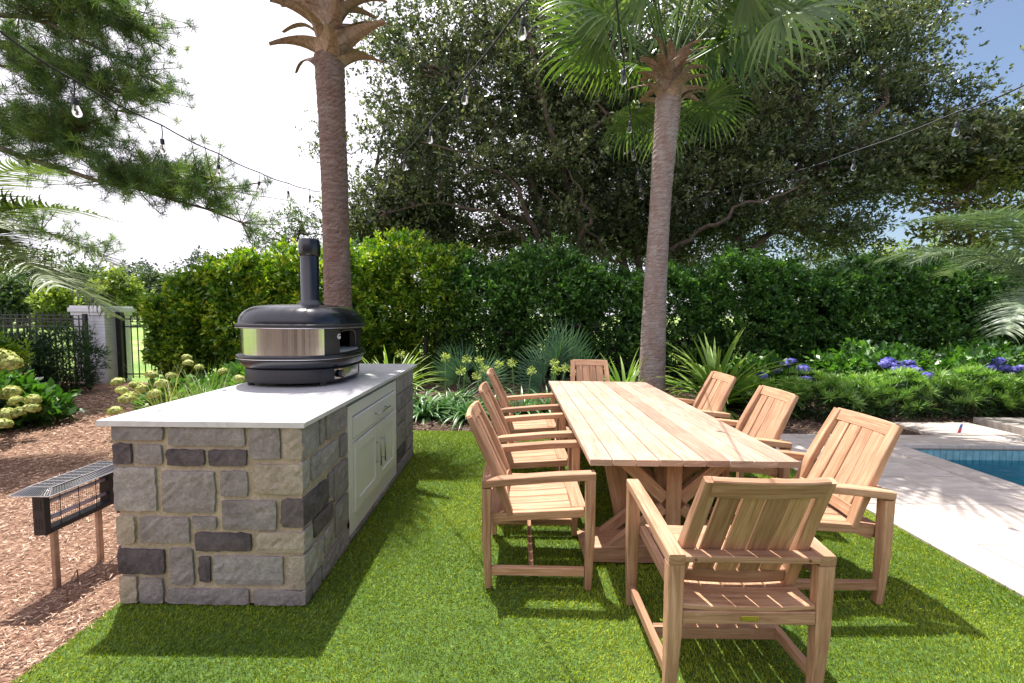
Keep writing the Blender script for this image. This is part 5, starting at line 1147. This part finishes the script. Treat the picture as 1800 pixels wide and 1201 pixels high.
tw = (A_(600, 500, 15).x, 15, -.05)
tree('airy_tree', 'tree whose thin sprays show just left of the red-brown palm trunk', 'tree', tw, [([tw, A_(600, 420, 15), A_(600, 300, 15), A_(610, 240, 15)], .12, .03), ([A_(600, 330, 15), A_(570, 280, 15), A_(552, 262, 15)], .03, .01), ([A_(600, 300, 15), A_(575, 240, 15), A_(552, 225, 15)], .03, .01)],
     [tuple(A_(*p)) for p in ((556, 222, 15), (566, 228, 15), (548, 262, 15), (560, 268, 15), (575, 270, 15), (590, 250, 15), (640, 260, 15), (655, 300, 15), (640, 350, 15), (625, 400, 15), (650, 380, 15), (600, 380, 15), (620, 320, 15), (640, 420, 15), (600, 420, 15))], 110, .12, .05, 'oakleaf', 'oakbark', 19, clr=.22)
GF2 = 'trees beyond the fence'
far = [(-30, 455, 46, 4.2, 'fartree', 'dark bushy tree at the far left edge behind the feather palm'), (60, 450, 44, 4.4, 'fartree', 'dark green tree behind the iron fence, left of the pillar'), (140, 478, 42, 2.6, 'fartree', 'mid green tree above the brick pillar'), (200, 490, 40, 2.2, 'fartreey', 'pale green round tree right above the pillar cap'),
       (238, 468, 60, 3.2, 'fartreeb', 'blue-green conical tree on the skyline between the pillar and the hedge'), (285, 487, 48, 2.6, 'fartree', 'light green tree left of the yellow-green hedge'), (335, 455, 64, 4.2, 'fartreeb', 'tall blue-green tree on the skyline above the yellow-green hedge'), (400, 470, 66, 3.6, 'fartreeb', 'blue-green skyline tree left of the oven chimney'),
       (95, 520, 34, 1.4, 'fartreey', 'small pale bush just left of the pillar beyond the fence'), (10, 505, 36, 2.6, 'fartree', 'green bush low at the left edge beyond the fence'), (265, 530, 45, 1.7, 'fartree', 'low green bush beyond the gate'),
       (470, 500, 40, 3, 'fartree', 'green tree hidden mostly by the hedge behind the oven'), (1560, 455, 26, 2.3, 'fartreey', 'bright yellow-green tree above the hedge right of the oaks'), (1650, 430, 24, 2.2, 'fartreey', 'yellow-green tree behind the magnolia'), (1450, 465, 27, 2.0, 'fartree', 'green tree glimpsed under the wide oak'), (1790, 400, 22, 2.6, 'fartree', 'green tree at the right edge behind the feather palm'), (800, 490, 40, 4, 'fartree', 'green tree beyond the hedge behind the left oak'), (1000, 480, 42, 4, 'fartree', 'green tree beyond the hedge between the oaks')]
for i, (px, pyc, Y, rad, mt, lb) in enumerate(far):
    top = A_(px, pyc, Y); h = top.z + rad * .2; b = (top.x, Y, -.06)
    tree('garden_tree', lb, 'tree', b, [([b, (top.x + .2, Y, h * .4), (top.x, Y, h * .9)], .18, .05)], blob(60 if Y > 30 else 70, top.x, Y, (h) * .52 + .2, rad, rad * .6, max(1.2, h * .50), .15, 60 + i) , 95, .34 if Y > 30 else .22, .20 if Y > 30 else .11, mt, 'oakbark', 80 + i, flat=.7, group=GF2, clr=rad * .17, links=False)

# ================================================================ STRING LIGHTS
bulb_prof = [(.003, 0), (.016, -.002), (.019, -.008), (.019, -.050), (.017, -.056)]
gl_prof = [(.0165, -.056), (.018, -.064), (.026, -.090), (.031, -.112), (.031, -.126), (.024, -.140), (.010, -.148), (.001, -.149)]
def lathe0(name, prof, mat, seg=16):
    V = [(r_ * math.cos(2 * math.pi * i / seg), r_ * math.sin(2 * math.pi * i / seg), z) for r_, z in prof for i in range(seg)]
    F = [(k * seg + i, k * seg + (i + 1) % seg, (k + 1) * seg + (i + 1) % seg, (k + 1) * seg + i) for k in range(len(prof) - 1) for i in range(seg)]
    return mesh_np(name, V, [f_[::-1] for f_ in F], mat, smooth=True)
me_s = lathe0('socket', bulb_prof, M['cable']); me_g = lathe0('bulb', gl_prof, M['glass'])
fm_ = MB(); fm_.tube([(-.004, 0, -.06), (-.006, 0, -.115), (0, 0, -.12), (.006, 0, -.115), (.004, 0, -.06)], .0012, 5); me_f = fm_.mesh('filament', M['filament'])
def strand(label, ends, bulbs, drop, sz=1.0):
    t = thing('string_lights', label, 'string lights', ends[0], 0, 'string lights across the garden'); B = Vector(ends[0])
    pts = [Vector(ends[0])] + [Vector(b) for b in bulbs] + [Vector(e) for e in ends[1:]]
    P = []
    for a, b in zip(pts[:-1], pts[1:]):
        for k in range(5): f_ = k / 5; P.append(a.lerp(b, f_) - Vector((0, 0, .012 * math.sin(f_ * math.pi))) - B)
    P.append(pts[-1] - B); MB().tube(P, .0050, 6).build('cable', M['cable'], t, True)
    for i, b in enumerate(bulbs):
        q = Vector(b) - B; s = MB().tube([(0, 0, 0), (.003, 0, -drop * .5), (0, 0, -drop)], .0035, 6); 
        ps = link('drop_wire', s.mesh('drop_wire', M['cable']), t, q)
        a = (R(random.uniform(-6, 6)), R(random.uniform(-6, 6)), random.uniform(0, 3))
        so_ = link('socket', me_s, ps, (0, 0, -drop), a, (sz,) * 3); link('bulb', me_g, ps, (0, 0, -drop), a, (sz,) * 3); link('filament', me_f, ps, (0, 0, -drop), a, (sz,) * 3)
strand('string lights running from the red-brown palm to the upper left', [A_(562, 337, 5.55), A_(0, 55, 1.78), A_(-400, -130, 1.2)],
       [A_(544, 333, 5.4), A_(506, 322, 4.75), A_(455, 303, 4.1), A_(384, 270, 3.46), A_(284, 220, 2.81), A_(129, 140, 2.16)], .085, .62)
strand('string lights rising from the red-brown palm to the top middle', [A_(612, 352, 5.5), A_(940, -30, 1.5), A_(1050, -200, 1.1)],
       [A_(635, 338, 5.3), A_(657, 320, 4.9), A_(678, 303, 4.3), A_(711, 268, 3.7), A_(757, 215, 3.1), A_(818, 137, 2.5), A_(920, 5, 1.9)], .06, .60)
strand('string lights climbing steeply just left of the grey-brown palm', [A_(1132, 335, 6.8), A_(1083, -5, 2.2), A_(1060, -160, 1.7)],
       [A_(1131, 333, 6.7), A_(1126, 318, 6.0), A_(1122, 294, 5.2), A_(1114, 255, 4.4), A_(1108, 200, 3.6), A_(1096, 105, 2.8)], .06, .62)
strand('string lights running from the grey-brown palm to the upper right', [A_(1175, 362, 6.95), A_(1800, 150, 2.6), A_(2000, 80, 2.3)],
       [A_(1192, 355, 6.9), A_(1243, 345, 6.14), A_(1305, 330, 5.38), A_(1392, 303, 4.62), A_(1502, 266, 3.87), A_(1683, 197, 3.1)], .07, .66)
